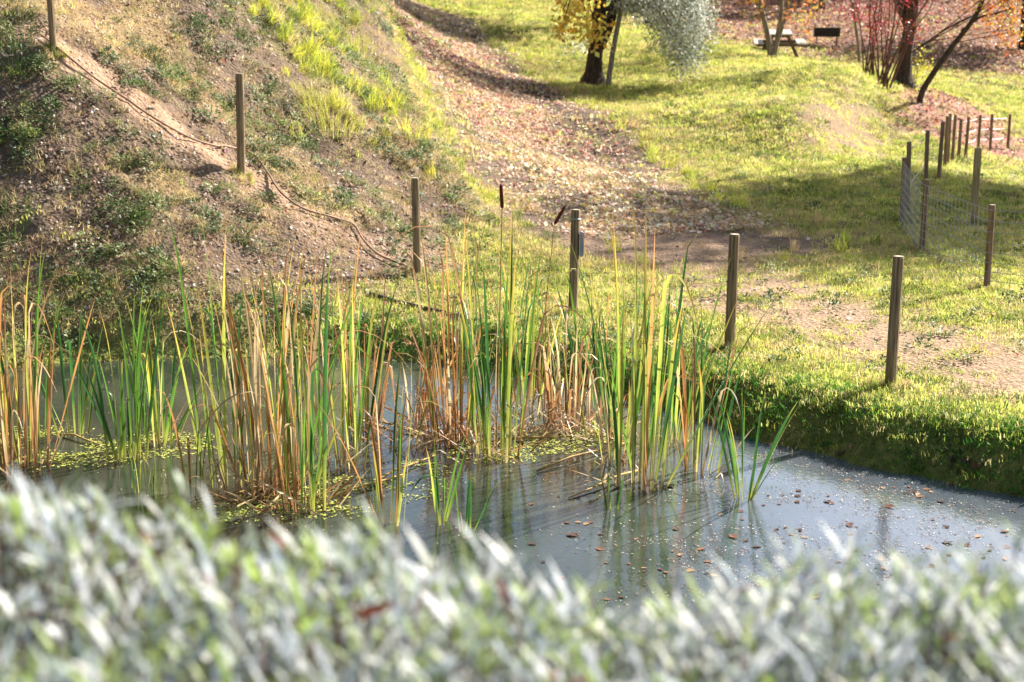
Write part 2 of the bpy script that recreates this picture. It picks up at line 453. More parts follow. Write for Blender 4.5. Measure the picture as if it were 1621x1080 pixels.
class MB:
    def __init__(s): s.v = []; s.f = []
    def tube(s, pts, rad, n=8, cap=True):
        pts = [Vector(p) for p in pts]
        base = len(s.v); ref = None
        for i, p in enumerate(pts):
            t = (pts[min(i + 1, len(pts) - 1)] - pts[max(i - 1, 0)]).normalized()
            if ref is None:
                ref = Vector((1, 0, 0)) if abs(t.x) < .8 else Vector((0, 1, 0))
            a = (ref - t * ref.dot(t)).normalized(); ref = a
            b = t.cross(a)
            r = rad[i] if hasattr(rad, '__len__') else rad
            for k in range(n):
                an = 2 * math.pi * k / n
                s.v.append(p + (a * math.cos(an) + b * math.sin(an)) * r)
        for i in range(len(pts) - 1):
            for k in range(n):
                q = (k + 1) % n
                s.f.append((base + i * n + k, base + i * n + q, base + (i + 1) * n + q, base + (i + 1) * n + k))
        if cap:
            s.f.append(tuple(base + k for k in reversed(range(n))))
            s.f.append(tuple(base + (len(pts) - 1) * n + k for k in range(n)))
        return s
    def box(s, c, size, mtx=None, bev=0.0):
        hx, hy, hz = [q / 2 for q in size]
        base = len(s.v)
        cs = [(-1, -1), (1, -1), (1, 1), (-1, 1)]
        rings = [(-hz, 1), (hz, 1)] if not bev else [(-hz, 0), (-hz + bev, 1), (hz - bev, 1), (hz, 0)]
        for z, full in rings:
            for (x, y) in cs:
                ex = hx if full else hx - bev; ey = hy if full else hy - bev
                p = Vector((x * ex, y * ey, z))
                if mtx is not None: p = mtx @ p
                s.v.append(p + Vector(c))
        nr = len(rings)
        s.f.append((base + 3, base + 2, base + 1, base))
        for i in range(nr - 1):
            for k in range(4):
                q = (k + 1) % 4
                s.f.append((base + i * 4 + k, base + i * 4 + q, base + (i + 1) * 4 + q, base + (i + 1) * 4 + k))
        t = base + (nr - 1) * 4
        s.f.append((t, t + 1, t + 2, t + 3))
        return s
    def build(s, name, mat, parent=None, smooth=False):
        return mesh_obj(name, s.v, s.f, mat, parent, smooth)

# ------------------------------------------------------------------ ground meshes
def axis(parts):
    out = []
    for a, b, st in parts:
        out += list(np.arange(a, b, st))
    out.append(parts[-1][1])
    return np.array(out)
gx = axis([(-80, -30, 5), (-30, -14, 1.0), (-14, -7.5, .3), (-7.5, 6, .085), (6, 12, .2), (12, 30, .7), (30, 90, 5)])
gy = axis([(-12, 0, 2), (0, 8, .35), (8, 19, .085), (19, 30, .13), (30, 45, .25), (45, 75, .5), (75, 170, 4)])
GX, GY = np.meshgrid(gx, gy)
GZ = height(GX, GY)
GC, GZN = ground_color(GX, GY)
nx, ny = len(gx), len(gy)
fx = (GX[:-1, :-1] + GX[1:, 1:]) / 2; fy = (GY[:-1, :-1] + GY[1:, 1:]) / 2
fz = {k: (v[:-1, :-1] + v[1:, 1:]) / 2 for k, v in GZN.items()}
cat = np.zeros(fx.shape, int)
cat[fz['hill'] > .5] = 1
cat[fz['far'] > .5] = 2
cat[fz['track'] > .5] = 3
cat[fz['dirt'] > .5] = 4
cat[fz['foot'] > .5] = 5
cat[(fz['sd'] < .5)] = 6
cat[fy < 6.0] = 7
cat[fz['sd'] < -.35] = 8
names = ['meadow', 'hillside', 'wooded_slope', 'track', 'dirt_path', 'footpath', 'pond_bank', 'near_bank', 'pond_bed']
gidx = np.arange(nx * ny).reshape(ny, nx)
allv = np.stack([GX.ravel(), GY.ravel(), GZ.ravel()], -1)
allc = GC.reshape(-1, 3)
quads = np.stack([gidx[:-1, :-1], gidx[:-1, 1:], gidx[1:, 1:], gidx[1:, :-1]], -1)
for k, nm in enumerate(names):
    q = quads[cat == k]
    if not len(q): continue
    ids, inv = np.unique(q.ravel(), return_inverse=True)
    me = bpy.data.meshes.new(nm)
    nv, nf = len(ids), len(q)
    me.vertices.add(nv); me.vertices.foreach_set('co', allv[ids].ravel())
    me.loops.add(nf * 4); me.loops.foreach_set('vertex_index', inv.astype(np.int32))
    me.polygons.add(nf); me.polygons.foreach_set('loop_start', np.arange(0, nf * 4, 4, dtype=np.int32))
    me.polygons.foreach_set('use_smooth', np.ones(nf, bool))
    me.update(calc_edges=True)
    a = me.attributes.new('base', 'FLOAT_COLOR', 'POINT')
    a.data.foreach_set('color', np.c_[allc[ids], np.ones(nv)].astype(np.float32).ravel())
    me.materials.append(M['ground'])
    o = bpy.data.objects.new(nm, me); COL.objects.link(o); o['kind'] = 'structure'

# pond surface: the shore outline pushed a little into the banks
pc = np.array(POND); cen = pc.mean(0)
wv = []
for i in range(len(pc)):
    t = pc[(i + 1) % len(pc)] - pc[i - 1]; t /= np.linalg.norm(t)
    n = np.array((-t[1], t[0]))
    if inside_poly(np.array([pc[i][0] + n[0] * .05]), np.array([pc[i][1] + n[1] * .05]), POND)[0]: n = -n
    wv.append((pc[i][0] + n[0] * .3, pc[i][1] + n[1] * .3, 0))
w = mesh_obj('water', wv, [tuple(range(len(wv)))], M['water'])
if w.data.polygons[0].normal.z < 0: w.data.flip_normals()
w['kind'] = 'structure'

# ------------------------------------------------------------------ scattering (stuff): real geometry, instanced on points
def blade_mesh(name, n, h, spread, width, lean, mat, segs=2, up=.5, seed=0):
    r = random.Random(seed); v = []; f = []
    for _ in range(n):
        a = r.uniform(0, 6.283); rr = spread * math.sqrt(r.random())
        bx, by = rr * math.cos(a), rr * math.sin(a)
        hh = h * r.uniform(.5, 1.1); ld = r.uniform(0, 6.283); ln = lean * r.uniform(.2, 1.2)
        wd = r.uniform(0, 6.283); wx, wy = math.cos(wd) * width / 2, math.sin(wd) * width / 2
        b = len(v)
        for s in range(segs):
            t = s / segs; q = hh * ln * t * t; taper = 1 - .5 * t
            cx, cy, cz = bx + math.cos(ld) * q, by + math.sin(ld) * q, hh * t * (1 - .25 * ln * t)
            v += [(cx - wx * taper, cy - wy * taper, cz - (.01 if s == 0 else 0)), (cx + wx * taper, cy + wy * taper, cz - (.01 if s == 0 else 0))]
        v.append((bx + math.cos(ld) * hh * ln, by + math.sin(ld) * hh * ln, hh * (1 - .25 * ln)))
        for s in range(segs - 1):
            f.append((b + 2 * s, b + 2 * s + 1, b + 2 * s + 3, b + 2 * s + 2))
        f.append((b + 2 * segs - 2, b + 2 * segs - 1, b + 2 * segs))
    return source(name, v, f, mat)

def source(name, v, f, mat, smooth=False):
    me = bpy.data.meshes.new(name); me.from_pydata(v, [], f); me.materials.append(mat)
    if smooth: me.polygons.foreach_set('use_smooth', np.ones(len(me.polygons), bool))
    return bpy.data.objects.new(name, me)

def leaf_source(name, mat, L=.07, W=.045, curl=.02, seed=0):
    r = random.Random(seed)
    o = [(-.5, 0), (-.2, .42), (.15, .5), (.5, 0), (.12, -.5), (-.22, -.4)]
    v = [(x * L, y * W, curl * r.uniform(.1, 1.1) + .003) for x, y in o]
    v += [(-.15 * L, 0, .002), (.2 * L, 0, .004)]
    f = [(0, 6, 1), (1, 6, 7, 2), (2, 7, 3), (3, 7, 4), (4, 7, 6, 5), (5, 6, 0)]
    return source(name, v, f, mat)

def weed_source(name, mat, n, R, L, W, seed):
    r = random.Random(seed); v = []; f = []
    for _ in range(n):
        a = r.uniform(0, 6.283); rr = R * math.sqrt(r.random()); z = R * r.uniform(.1, .8) * (1 - .5 * (rr / R) ** 2)
        c = Vector((math.cos(a) * rr, math.sin(a) * rr, z))
        d = Vector((math.cos(a + r.uniform(-.8, .8)), math.sin(a + r.uniform(-.8, .8)), r.uniform(-.2, .8))).normalized()
        s = d.cross(Vector((0, 0, 1))).normalized(); u = s.cross(d)
        l = L * r.uniform(.6, 1.2); w_ = W * r.uniform(.6, 1.2); b = len(v)
        v += [tuple(c), tuple(c + d * l * .45 + s * w_ / 2 + u * .1 * l), tuple(c + d * l), tuple(c + d * l * .45 - s * w_ / 2 + u * .1 * l)]
        f += [(b, b + 1, b + 2), (b, b + 2, b + 3)]
    return source(name, v, f, mat)

def stone_source(name, mat, seed):
    r = random.Random(seed)
    ph = (1 + 5 ** .5) / 2
    iv = [(-1, ph, 0), (1, ph, 0), (-1, -ph, 0), (1, -ph, 0), (0, -1, ph), (0, 1, ph), (0, -1, -ph), (0, 1, -ph), (ph, 0, -1), (ph, 0, 1), (-ph, 0, -1), (-ph, 0, 1)]
    fc = [(0, 11, 5), (0, 5, 1), (0, 1, 7), (0, 7, 10), (0, 10, 11), (1, 5, 9), (5, 11, 4), (11, 10, 2), (10, 7, 6), (7, 1, 8), (3, 9, 4), (3, 4, 2), (3, 2, 6), (3, 6, 8), (3, 8, 9), (4, 9, 5), (2, 4, 11), (6, 2, 10), (8, 6, 7), (9, 8, 1)]
    v = [(x * .014 * r.uniform(.7, 1.3), y * .011 * r.uniform(.7, 1.3), z * .008 * r.uniform(.7, 1.3)) for x, y, z in iv]
    return source(name, v, fc, mat)

def src_collection(name, objs):
    c = bpy.data.collections.new(name)
    for o in objs: c.objects.link(o)
    return c

def scatter(name, label, pts, rot, scl, tint, coll, nsrc, cat=None):
    n = len(pts)
    me = bpy.data.meshes.new(name)
    me.vertices.add(n); me.vertices.foreach_set('co', np.asarray(pts, np.float32).ravel())
    for nm, ty, dat, key in (('rot', 'FLOAT_VECTOR', rot, 'vector'), ('scl', 'FLOAT_VECTOR', scl, 'vector')):
        a = me.attributes.new(nm, ty, 'POINT'); a.data.foreach_set(key, np.asarray(dat, np.float32).ravel())
    a = me.attributes.new('tint', 'FLOAT_COLOR', 'POINT')
    a.data.foreach_set('color', np.c_[tint, np.ones(n)].astype(np.float32).ravel())
    a = me.attributes.new('idx', 'INT', 'POINT'); a.data.foreach_set('value', RNG.integers(0, nsrc, n).astype(np.int32))
    o = bpy.data.objects.new(name, me); COL.objects.link(o)
    g = bpy.data.node_groups.new(name + '_nodes', 'GeometryNodeTree')
    g.interface.new_socket('Geometry', in_out='INPUT', socket_type='NodeSocketGeometry')
    g.interface.new_socket('Geometry', in_out='OUTPUT', socket_type='NodeSocketGeometry')
    N = g.nodes; L = g.links
    gi = N.new('NodeGroupInput'); go = N.new('NodeGroupOutput')
    ip = N.new('GeometryNodeInstanceOnPoints'); ci = N.new('GeometryNodeCollectionInfo')
    ci.inputs['Collection'].default_value = coll
    ci.inputs['Separate Children'].default_value = True; ci.inputs['Reset Children'].default_value = True
    def named(nm, ty):
        q = N.new('GeometryNodeInputNamedAttribute'); q.data_type = ty; q.inputs['Name'].default_value = nm
        return q.outputs['Attribute']
    L.new(gi.outputs[0], ip.inputs['Points']); L.new(ci.outputs[0], ip.inputs['Instance'])
    ip.inputs['Pick Instance'].default_value = True
    L.new(named('idx', 'INT'), ip.inputs['Instance Index'])
    L.new(named('rot', 'FLOAT_VECTOR'), ip.inputs['Rotation'])
    L.new(named('scl', 'FLOAT_VECTOR'), ip.inputs['Scale'])
    L.new(ip.outputs[0], go.inputs[0])
    md = o.modifiers.new('scatter', 'NODES'); md.node_group = g
    return tag(o, label, cat, kind='stuff')

def eulers(n, yaw, tilt=0.0):
    """XYZ eulers that lay local z on the normals n, with a yaw and some random tilt"""
    n = n + RNG.normal(0, 1, n.shape) * tilt if tilt else n
    n = n / np.linalg.norm(n, axis=-1, keepdims=True)
    c, s = np.cos(-yaw), np.sin(-yaw)
    lx = c * n[:, 0] - s * n[:, 1]; ly = s * n[:, 0] + c * n[:, 1]
    return np.stack([-np.arcsin(np.clip(ly, -1, 1)), np.arctan2(lx, n[:, 2]), yaw], -1)

def sample(n, y0, y1, x_half=.40, power=1.6):
    """ground positions, thinner with distance: density ~ y^-power"""
    k = 2 - power
    u = RNG.random(n)
    y = (y0 ** k + u * (y1 ** k - y0 ** k)) ** (1 / k)
    x = (RNG.random(n) * 2 - 1) * (x_half * y + .9)
    return x, y

def pal(cols, w, n, jit=.15):
    c = np.array(cols)[RNG.choice(len(cols), n, p=np.array(w) / sum(w))]
    return np.clip(c * (1 + RNG.normal(0, jit, (n, 1))) * (1 + RNG.normal(0, jit * .35, (n, 3))), 0.004, .9)

lawn_src = src_collection('lawn_tufts', [blade_mesh('lawn_tuft_%d' % k, 26, .040, .125, .007, .9, M['grass'], 2, seed=k) for k in range(4)])
tall_src = src_collection('tall_tufts', [blade_mesh('tall_tuft_%d' % k, 34, .30, .09, .008, .7, M['grass'], 3, seed=10 + k) for k in range(3)])
straw_src = src_collection('straw_tufts', [blade_mesh('straw_tuft_%d' % k, 16, .10, .09, .004, 1.6, M['grass'], 2, seed=20 + k) for k in range(4)])
leaf_src = src_collection('litter_leaves', [leaf_source('litter_leaf_%d' % k, M['litter'], .075, .05, .025, seed=k) for k in range(5)])
weed_src = src_collection('weed_clumps', [weed_source('weed_clump_%d' % k, M['weed'], 46, .13, .055, .03, 30 + k) for k in range(4)])
stone_src = src_collection('stones', [stone_source('stone_%d' % k, M['stone'], 40 + k) for k in range(4)])

GREEN = lin(126, 142, 60); YGREEN = lin(174, 180, 86); LIME = lin(202, 204, 108); STRAWT = lin(214, 194, 138); DGREEN = lin(66, 98, 40)

def put(name, label, x, y, keep, src, nsrc, tint, base_s, dist_s=0.0, hs=(.7, 1.3), tilt=.12, upright=.5, lift=0.0):
    x, y = x[keep], y[keep]; tint = tint[keep]
    z = height(x, y) + lift
    n = normals(x, y)
    up = np.array((0, 0, 1.0))
    n = n * (1 - upright) + up * upright
    yaw = RNG.random(len(x)) * 6.283
    s = base_s * RNG.uniform(hs[0], hs[1], len(x)) * (1 + dist_s * np.maximum(y - 12, 0) / 30)
    return scatter(name, label, np.stack([x, y, z], -1), eulers(n, yaw, tilt), np.repeat(s[:, None], 3, 1), tint, src, nsrc)

# lawn on the meadow and the pond bank
n = 120000
x, y = sample(n, 9.3, 66, .365)
z = zones(x, y)
dens = np.clip(1 - z['hill'] * .97 - z['track'] * .95 - z['foot'] * .97 - z['dirt'] * .97 - z['far'] * .95 - z['redleaf'] * .95 - z['scar'] * .9, 0, 1)
patch = sstep(.30, .55, z['n1'] * .5 + z['n2'] * .5)
dens = dens * (.45 + .55 * patch)
dens = np.maximum(dens, z['bank'] * sstep(.03, .14, z['sd']))
dens *= np.where(z['sd'] > .5, 1, np.where(z['sd'] > .06, .16, 0))
keep = RNG.random(n) < dens
hue = z['n1'] * .55 + z['n2'] * .45 + RNG.normal(0, .08, n)
tint = pal([GREEN, YGREEN, LIME, STRAWT], [.8, 4, 4, 3], n)
green2 = pal([GREEN, DGREEN, YGREEN], [4, 2, 1.5], n)
gsel = (hue > .62) | (RNG.random(n) < z['bank'] * .45)
tint[gsel] = green2[gsel]
put('lawn_grass', 'short yellow-green lawn grass over the meadow and pond bank', x, y, keep, lawn_src, 4, tint, 1.0, .9, (.6, 1.35), .15, .6)

# lush green grass hanging on the pond bank, tint darkened for the bank's shade
n = 26000
x = RNG.uniform(-7.5, 6.5, n); y = RNG.uniform(7.5, 16, n)
sd, _ = pond_sd(x, y)
keep = (sd > .04 + .16 * fbm(x * 3.1, y * 3.1, 91)) & (sd < .75 + .2 * RNG.random(n)) & ((x > -1.5) | (RNG.random(n) < .10))
put('bank_grass', 'lush dark green grass on the edge of the pond', x, y, keep, lawn_src, 4, pal([lin(88, 136, 44), lin(66, 116, 38), lin(50, 90, 34)], [4, 5, 3], n, .2), .75, 0, (.5, 1.7), .3, .25)

# dry straw on hillside and track
n = 80000
x, y = sample(n, 12.5, 58, .365)
z = zones(x, y)
dens = z['hill'] * (.2 + .6 * sstep(.40, .62, z['n1'])) + z['track'] * .05 + .10 * (1 - z['track']) + sstep(3.4, 2.6, z['dt']) * sstep(1.8, 2.4, z['dt']) * .6 + z['track'] * .5 * sstep(.48, .6, z['n1']) * sstep(34, 26, y)
dens = dens * (1 - z['foot'] * .93) * (1 - z['dirt'] * .8) * (1 - z['rut'] * .8) * (z['sd'] > .25)
keep = RNG.random(n) < dens
put('dry_grass', 'dry straw-coloured grass over the hillside and track edges', x, y, keep, straw_src, 4,
    pal([STRAWT, lin(190, 164, 130), lin(166, 142, 116), lin(150, 150, 80)], [3, 3, 2, 1], n), .95, .4, (.5, 1.3), .2, .25)

# taller bright grass on the crest of the hill and along the track
n = 22000
x, y = sample(n, 16, 50, .365)
z = zones(x, y)
dens = z['crest'] * sstep(.42, .58, z['n1'] * .5 + z['n2'] * .5) * 1.0 + sstep(2.6, 2.0, z['dt']) * sstep(1.6, 2.2, z['dt']) * .08
keep = RNG.random(n) < dens
put('crest_grass', 'tall bright yellow-green grass on the crest of the hillside', x, y, keep, tall_src, 3,
    pal([lin(204, 204, 84), lin(182, 190, 76), GREEN, STRAWT], [5, 4, 1.5, 1.2], n), .78, .4, (.6, 1.4), .2, .5)

# weeds
n = 21000
x, y = sample(n, 12, 50, .365)
z = zones(x, y)
wn_ = fbm(x * 1.7, y * 1.7, 61)
dens = (z['hill'] * .95 * sstep(.45, .60, wn_) + z['bank'] * .35 * sstep(.45, .65, wn_) + (1 - z['hill']) * .05) * (1 - z['foot']) * (1 - z['track'] * .85) * (1 - z['far']) * (z['sd'] > .15)
keep = RNG.random(n) < dens
put('ground_weeds', 'low leafy green weeds dotted over the hillside', x, y, keep, weed_src, 4,
    pal([lin(92, 112, 60), lin(76, 100, 50), lin(120, 132, 78), lin(140, 150, 96)], [3, 2, 2, 1], n), .75, .5, (.5, 1.3), .2, .4)

# fallen leaves: hillside and everywhere a little
PINK = [lin(210, 188, 162), lin(188, 154, 130), lin(230, 214, 192), lin(150, 114, 96), lin(196, 146, 98), lin(214, 190, 126)]
n = 90000
x, y = sample(n, 12, 60, .365, 1.6)
z = zones(x, y)
dens = (z['hill'] * .8 * (.35 + sstep(.35, .6, z['n2'])) + .05 + sstep(44, 56, y) * .3 * (x > 4)) * (1 - z['foot'] * .85) * (z['sd'] > .1)
keep = RNG.random(n) < dens
tint = pal(PINK, [4, 3, 3, 2, 1, 1], n, .2)
hl = (z['hill'] > .5)
tint[hl] = pal([lin(186, 166, 150), lin(156, 132, 114), lin(220, 208, 192), lin(126, 102, 88), lin(180, 112, 76)], [4, 3, 3, 2, .4], n, .22)[hl]
put('scattered_leaves', 'small dry grey-brown leaves scattered over the hillside and meadow', x, y, keep, leaf_src, 5, tint, .46, .8, (.4, 1.6), .4, .0, .012)

# thick carpet of leaves on the track, on the bank below the red shrub and on the wooded slope
tp = np.array(TRACK)[:, :2]
n = 42000
u_ = RNG.random(n) ** .8 * (len(tp) - 1); i_ = np.minimum(u_.astype(int), len(tp) - 2); t_ = (u_ - i_)[:, None]
q = tp[i_] * (1 - t_) + tp[i_ + 1] * t_
dr_ = tp[i_ + 1] - tp[i_]; dr_ /= np.linalg.norm(dr_, axis=1, keepdims=True)
w_ = RNG.normal(0, 1.25, n)
x = q[:, 0] - dr_[:, 1] * w_; y = q[:, 1] + dr_[:, 0] * w_
z = zones(x, y)
keep = (RNG.random(n) < z['track'] * (.25 + .75 * sstep(.36, .56, z['n2'] * .6 + z['n1'] * .4)) * sstep(15.5, 19, y + x * .3) * (1 - .5 * z['rut'])) & (z['hill'] < .6)
tint = pal(PINK, [5, 2.5, 5, 1.5, 1, 1.5], n, .22)
red = (RNG.random(n) < .35) & (y > 27) & (y < 44)
tint[red] = pal([lin(196, 146, 140), lin(176, 112, 108), lin(222, 184, 172), lin(140, 80, 80)], [3, 2, 3, 1], n, .2)[red]
put('track_leaves', 'carpet of dry pink and tan leaves on the track', x, y, keep, leaf_src, 5, tint, .64, .4, (.4, 1.6), .5, .0, .02)
n = 40000
x = RNG.uniform(4, 29, n); y = 26 + RNG.random(n) ** 1.1 * 52
z = zones(x, y)
keep = (RNG.random(n) < np.maximum(z['far'] * .9, z['redleaf'])) & (np.abs(x) < .375 * y)
tint = pal([lin(170, 136, 114), lin(146, 112, 94), lin(196, 168, 144), lin(116, 86, 74), lin(170, 112, 78)], [4, 4, 2, 3, 1], n, .22)  # browns darkened to stand for tree shade on the slope
red = RNG.random(n) < z['redleaf'] * .5
tint[red] = pal([lin(190, 146, 136), lin(166, 108, 102), lin(214, 178, 164), lin(140, 92, 84)], [3, 2, 2, 2], n, .2)[red]
put('slope_leaves', 'brown and pink leaves covering the wooded slope at the back', x, y, keep, leaf_src, 5, tint, 1.0, .5, (.6, 1.4), .45, .0, .02)

# wet brown leaves caught along the muddy margin of the pond
n = 9000
x = RNG.uniform(-6, 6, n); y = RNG.uniform(7.5, 15, n)
sd, _ = pond_sd(x, y)
keep = (sd > .0) & (sd < .3) & (RNG.random(n) < .75 * sstep(.4, .6, fbm(x * 2, y * 2, 93)))
put('margin_leaves', 'wet brown leaves caught along the muddy pond margin', x, y, keep, leaf_src, 5,
    pal([lin(120, 84, 66), lin(90, 62, 50), lin(160, 124, 100)], [3, 3, 1], n, .2), .75, 0, (.5, 1.3), .3, .0, .012)

# stones on the hillside
n = 22000
x, y = sample(n, 12.5, 30, .365)
z = zones(x, y)
keep = RNG.random(n) < (z['hill'] * .5 + z['foot'] * .12 + z['dirt'] * .1) * (z['sd'] > .2)
put('gravel', 'small pale stones strewn over the bare hillside', x, y, keep, stone_src, 4,
    pal([lin(190, 178, 164), lin(164, 148, 132), lin(208, 196, 180), lin(130, 108, 92)], [3, 3, 1, 3], n), .5, .3, (.4, 1.9), .3, .0, .004)

# ------------------------------------------------------------------ posts
def post_mesh(h, r, seed, n=14):
    rr = random.Random(seed); m = MB()
    zs = [-.25, 0, h * .3, h * .65, h - .012, h]
    rad = [r * 1.04, r * 1.03, r * rr.uniform(.97, 1.03), r * rr.uniform(.96, 1.02), r * .98, r * .88]
    for i, (z_, r_) in enumerate(zip(zs, rad)):
        for k in range(n):
            a = 2 * math.pi * k / n
            q = r_ * (1 + .035 * math.sin(3 * a + seed) + .02 * math.sin(7 * a + seed * 2))
            m.v.append(Vector((q * math.cos(a), q * math.sin(a), z_ + (rr.uniform(-.004, .004) if i == 5 else 0))))
    for i in range(5):
        for k in range(n):
            q = (k + 1) % n
            m.f.append((i * n + k, i * n + q, (i + 1) * n + q, (i + 1) * n + k))
    return m, n, rad[-1]

def make_post(name, parent, loc, h, r, mat, seed, label=None, cat=None, group=None, tilt=(0, 0)):
    """free-standing post (a thing) or, with a parent, one post of a fence"""
    m, n, rt = post_mesh(h, r, seed)
    if parent is None:
        o = thing(name, loc, label, cat, group)
        sh = m.build('shaft', mat, o)
        o.rotation_euler = (tilt[0], tilt[1], seed * 1.3)
    else:
        o = m.build('post', mat, parent); sh = o
        o.location = loc; o.rotation_euler = (tilt[0], tilt[1], seed * 1.3)
    e = MB()
    for k in range(n):
        a = 2 * math.pi * k / n
        e.v.append(Vector((rt * .985 * math.cos(a), rt * .985 * math.sin(a), h + .004)))
    for k in range(n):
        a = 2 * math.pi * k / n
        e.v.append(Vector((rt * .6 * math.cos(a), rt * .6 * math.sin(a), h + .007)))
    for k in range(n):
        q = (k + 1) % n; e.f.append((k, q, n + q, n + k))
    e.f.append(tuple(range(n, 2 * n)))
    e.build('end_grain', M['postcap'], o)
    return o

def post_from_pixels(ub, vb, vt):
    p = ground_at(ub, vb)
    d = pix_dir(ub, vt)
    return p, float(CAM_H + d[2] * p.y - p.z)

POSTS = [  # base u, v, top v, radius, label
    (85, 82, -70, .041, 'tall weathered post high on the bare hillside beside the red footpath'),
    (382, 277, 117, .046, 'weathered grey post on the hillside with a hose at its foot'),
    (661, 437, 282, .043, 'slim weathered post at the foot of the hillside'),
    (907, 496, 333, .046, 'weathered post with a grey plate fixed to its side, behind the reeds'),
    (1155, 553, 371, .046, 'plain weathered post on the grass just right of the reeds'),
    (1409, 614, 407, .043, 'dark weathered post nearest the pond on the right bank')]
for k, (ub, vb, vt, r, lb) in enumerate(POSTS):
    p, h = post_from_pixels(ub, vb, vt)
    o = make_post('wooden_post', None, p, h, r, M['post'], k + 1, lb, 'post', 'wooden posts round the pond')
    o.rotation_euler = (math.radians([1, -.8, .8, -1.4, 1.1, -.9][k]), math.radians([0, .8, -.7, 1.2, .6, 1.0][k]), 0)
    if k == 3:
        b = MB().box((.062, -.02, h - .33), (.028, .11, .245), bev=.004).build('plate', M['plate'], o)
        b['label'] = 'grey-blue plate seen almost edge-on'
        MB().box((.081, -.02, h - .33), (.006, .09, .225)).build('cover', M['plate'], b)
        MB().tube([(.05 * math.cos(a), .05 * math.sin(a), h - .085) for a in np.linspace(0, 6.283, 17)], .005, 5, False).build('wire_band', M['wire'], o)

# rank grass left uncut round the posts
fp = np.array([tuple(post_from_pixels(a[0], a[1], a[2])[0])[:2] for a in POSTS] + [tuple(ground_at(*q))[:2] for q in ((1428, 352), (1459, 400), (1562, 458), (1541, 356), (1486, 285), (1465, 290))])
i_ = np.repeat(np.arange(len(fp)), 26); an_ = RNG.random(len(i_)) * 6.283; rr_ = .05 + RNG.random(len(i_)) * .13
put('post_foot_grass', 'rank uncut grass round the feet of the posts', fp[i_, 0] + rr_ * np.cos(an_), fp[i_, 1] + rr_ * np.sin(an_), np.ones(len(i_), bool), tall_src, 3,
    pal([STRAWT, YGREEN, GREEN, lin(150, 128, 92)], [3, 2, 2, 2], len(i_)), .36, 0, (.4, 1.2), .3, .4)

# ------------------------------------------------------------------ fences on the right
def wire_between(m, a, b, r=.0028, sag=.01):
    a = Vector(a); b = Vector(b)
    pts = [a.lerp(b, t) - Vector((0, 0, sag * 4 * t * (1 - t))) for t in (0, .25, .5, .75, 1)]
    m.tube(pts, r, 4, False)

def fence(name, label, specs, extra, strands, mat, net=False, group=None):
    pts = []
    for (ub, vb, vt) in specs:
        p, h = post_from_pixels(ub, vb, vt); pts.append((p, h))
    for (x_, y_, h) in extra:
        pts.append((Vector((x_, y_, H1(x_, y_))), h))
    root = thing(name, pts[0][0], label, 'fence', group)
    for k, (p, h) in enumerate(pts):
        make_post('post', root, p - pts[0][0], h, .035, mat if not (net and k == 9) else M['palepost'], 20 + k, tilt=(random.uniform(-.02, .02), random.uniform(-.02, .02)))
    for k in range(len(pts) - 1):
        (a, ha), (b, hb) = pts[k], pts[k + 1]
        a0 = a - pts[0][0]; b0 = b - pts[0][0]
        off = Vector((-.045, -.01, 0))
        if net:
            m = MB()
            for i in range(9):
                t = .03 + .92 * (i / 8) ** 1.15
                wire_between(m, a0 + off + Vector((0, 0, ha * t)), b0 + off + Vector((0, 0, hb * t)), .0032, .004)
            nv = max(3, int((b - a).length / .14))
            for i in range(1, nv):
                t = i / nv; q = a0.lerp(b0, t) + off
                gz = H1(q.x + pts[0][0].x, q.y + pts[0][0].y) - pts[0][0].z
                hh = ha + (hb - ha) * t
                m.tube([Vector((q.x, q.y, max(gz, q.z) + .02)), Vector((q.x, q.y, q.z + hh * .95))], .0026, 3, False)
            w_ = m.build('wire_netting', M['wire'], root); w_['kind'] = 'stuff'
        else:
            for t in strands:
                m = MB()
                wire_between(m, a0 + off + Vector((0, 0, ha * t)), b0 + off + Vector((0, 0, hb * t)), .0035, .02)
                m.build('wire', M['wire'], root)
    return root

fence('netting_fence', 'low fence of brown posts with fine wire netting at the right edge', [(1428, 352, 250), (1459, 400, 285), (1562, 458, 325)],
      [(6.6, 14.2, .92), (8.0, 12.4, .92)], [], M['darkpost'], True)
fence('strand_fence', 'long fence of dark posts and single wires curving away on the right',
      [(1436, 338, 225), (1465, 290, 207), (1486, 285, 193), (1495, 270, 184), (1500, 262, 180), (1507, 257, 182), (1517, 253, 188), (1528, 252, 185), (1548, 240, 182), (1567, 242, 181), (1595, 239, 181)],
      [(14.5, 36.5, .9), (17.5, 36.0, .9)], (.35, .62, .9), M['darkpost'])
p, h = post_from_pixels(1541, 356, 235)
make_post('wooden_post', None, p, h, .05, M['palepost'], 55, 'pale tan post standing alone inside the netting fence', 'post')

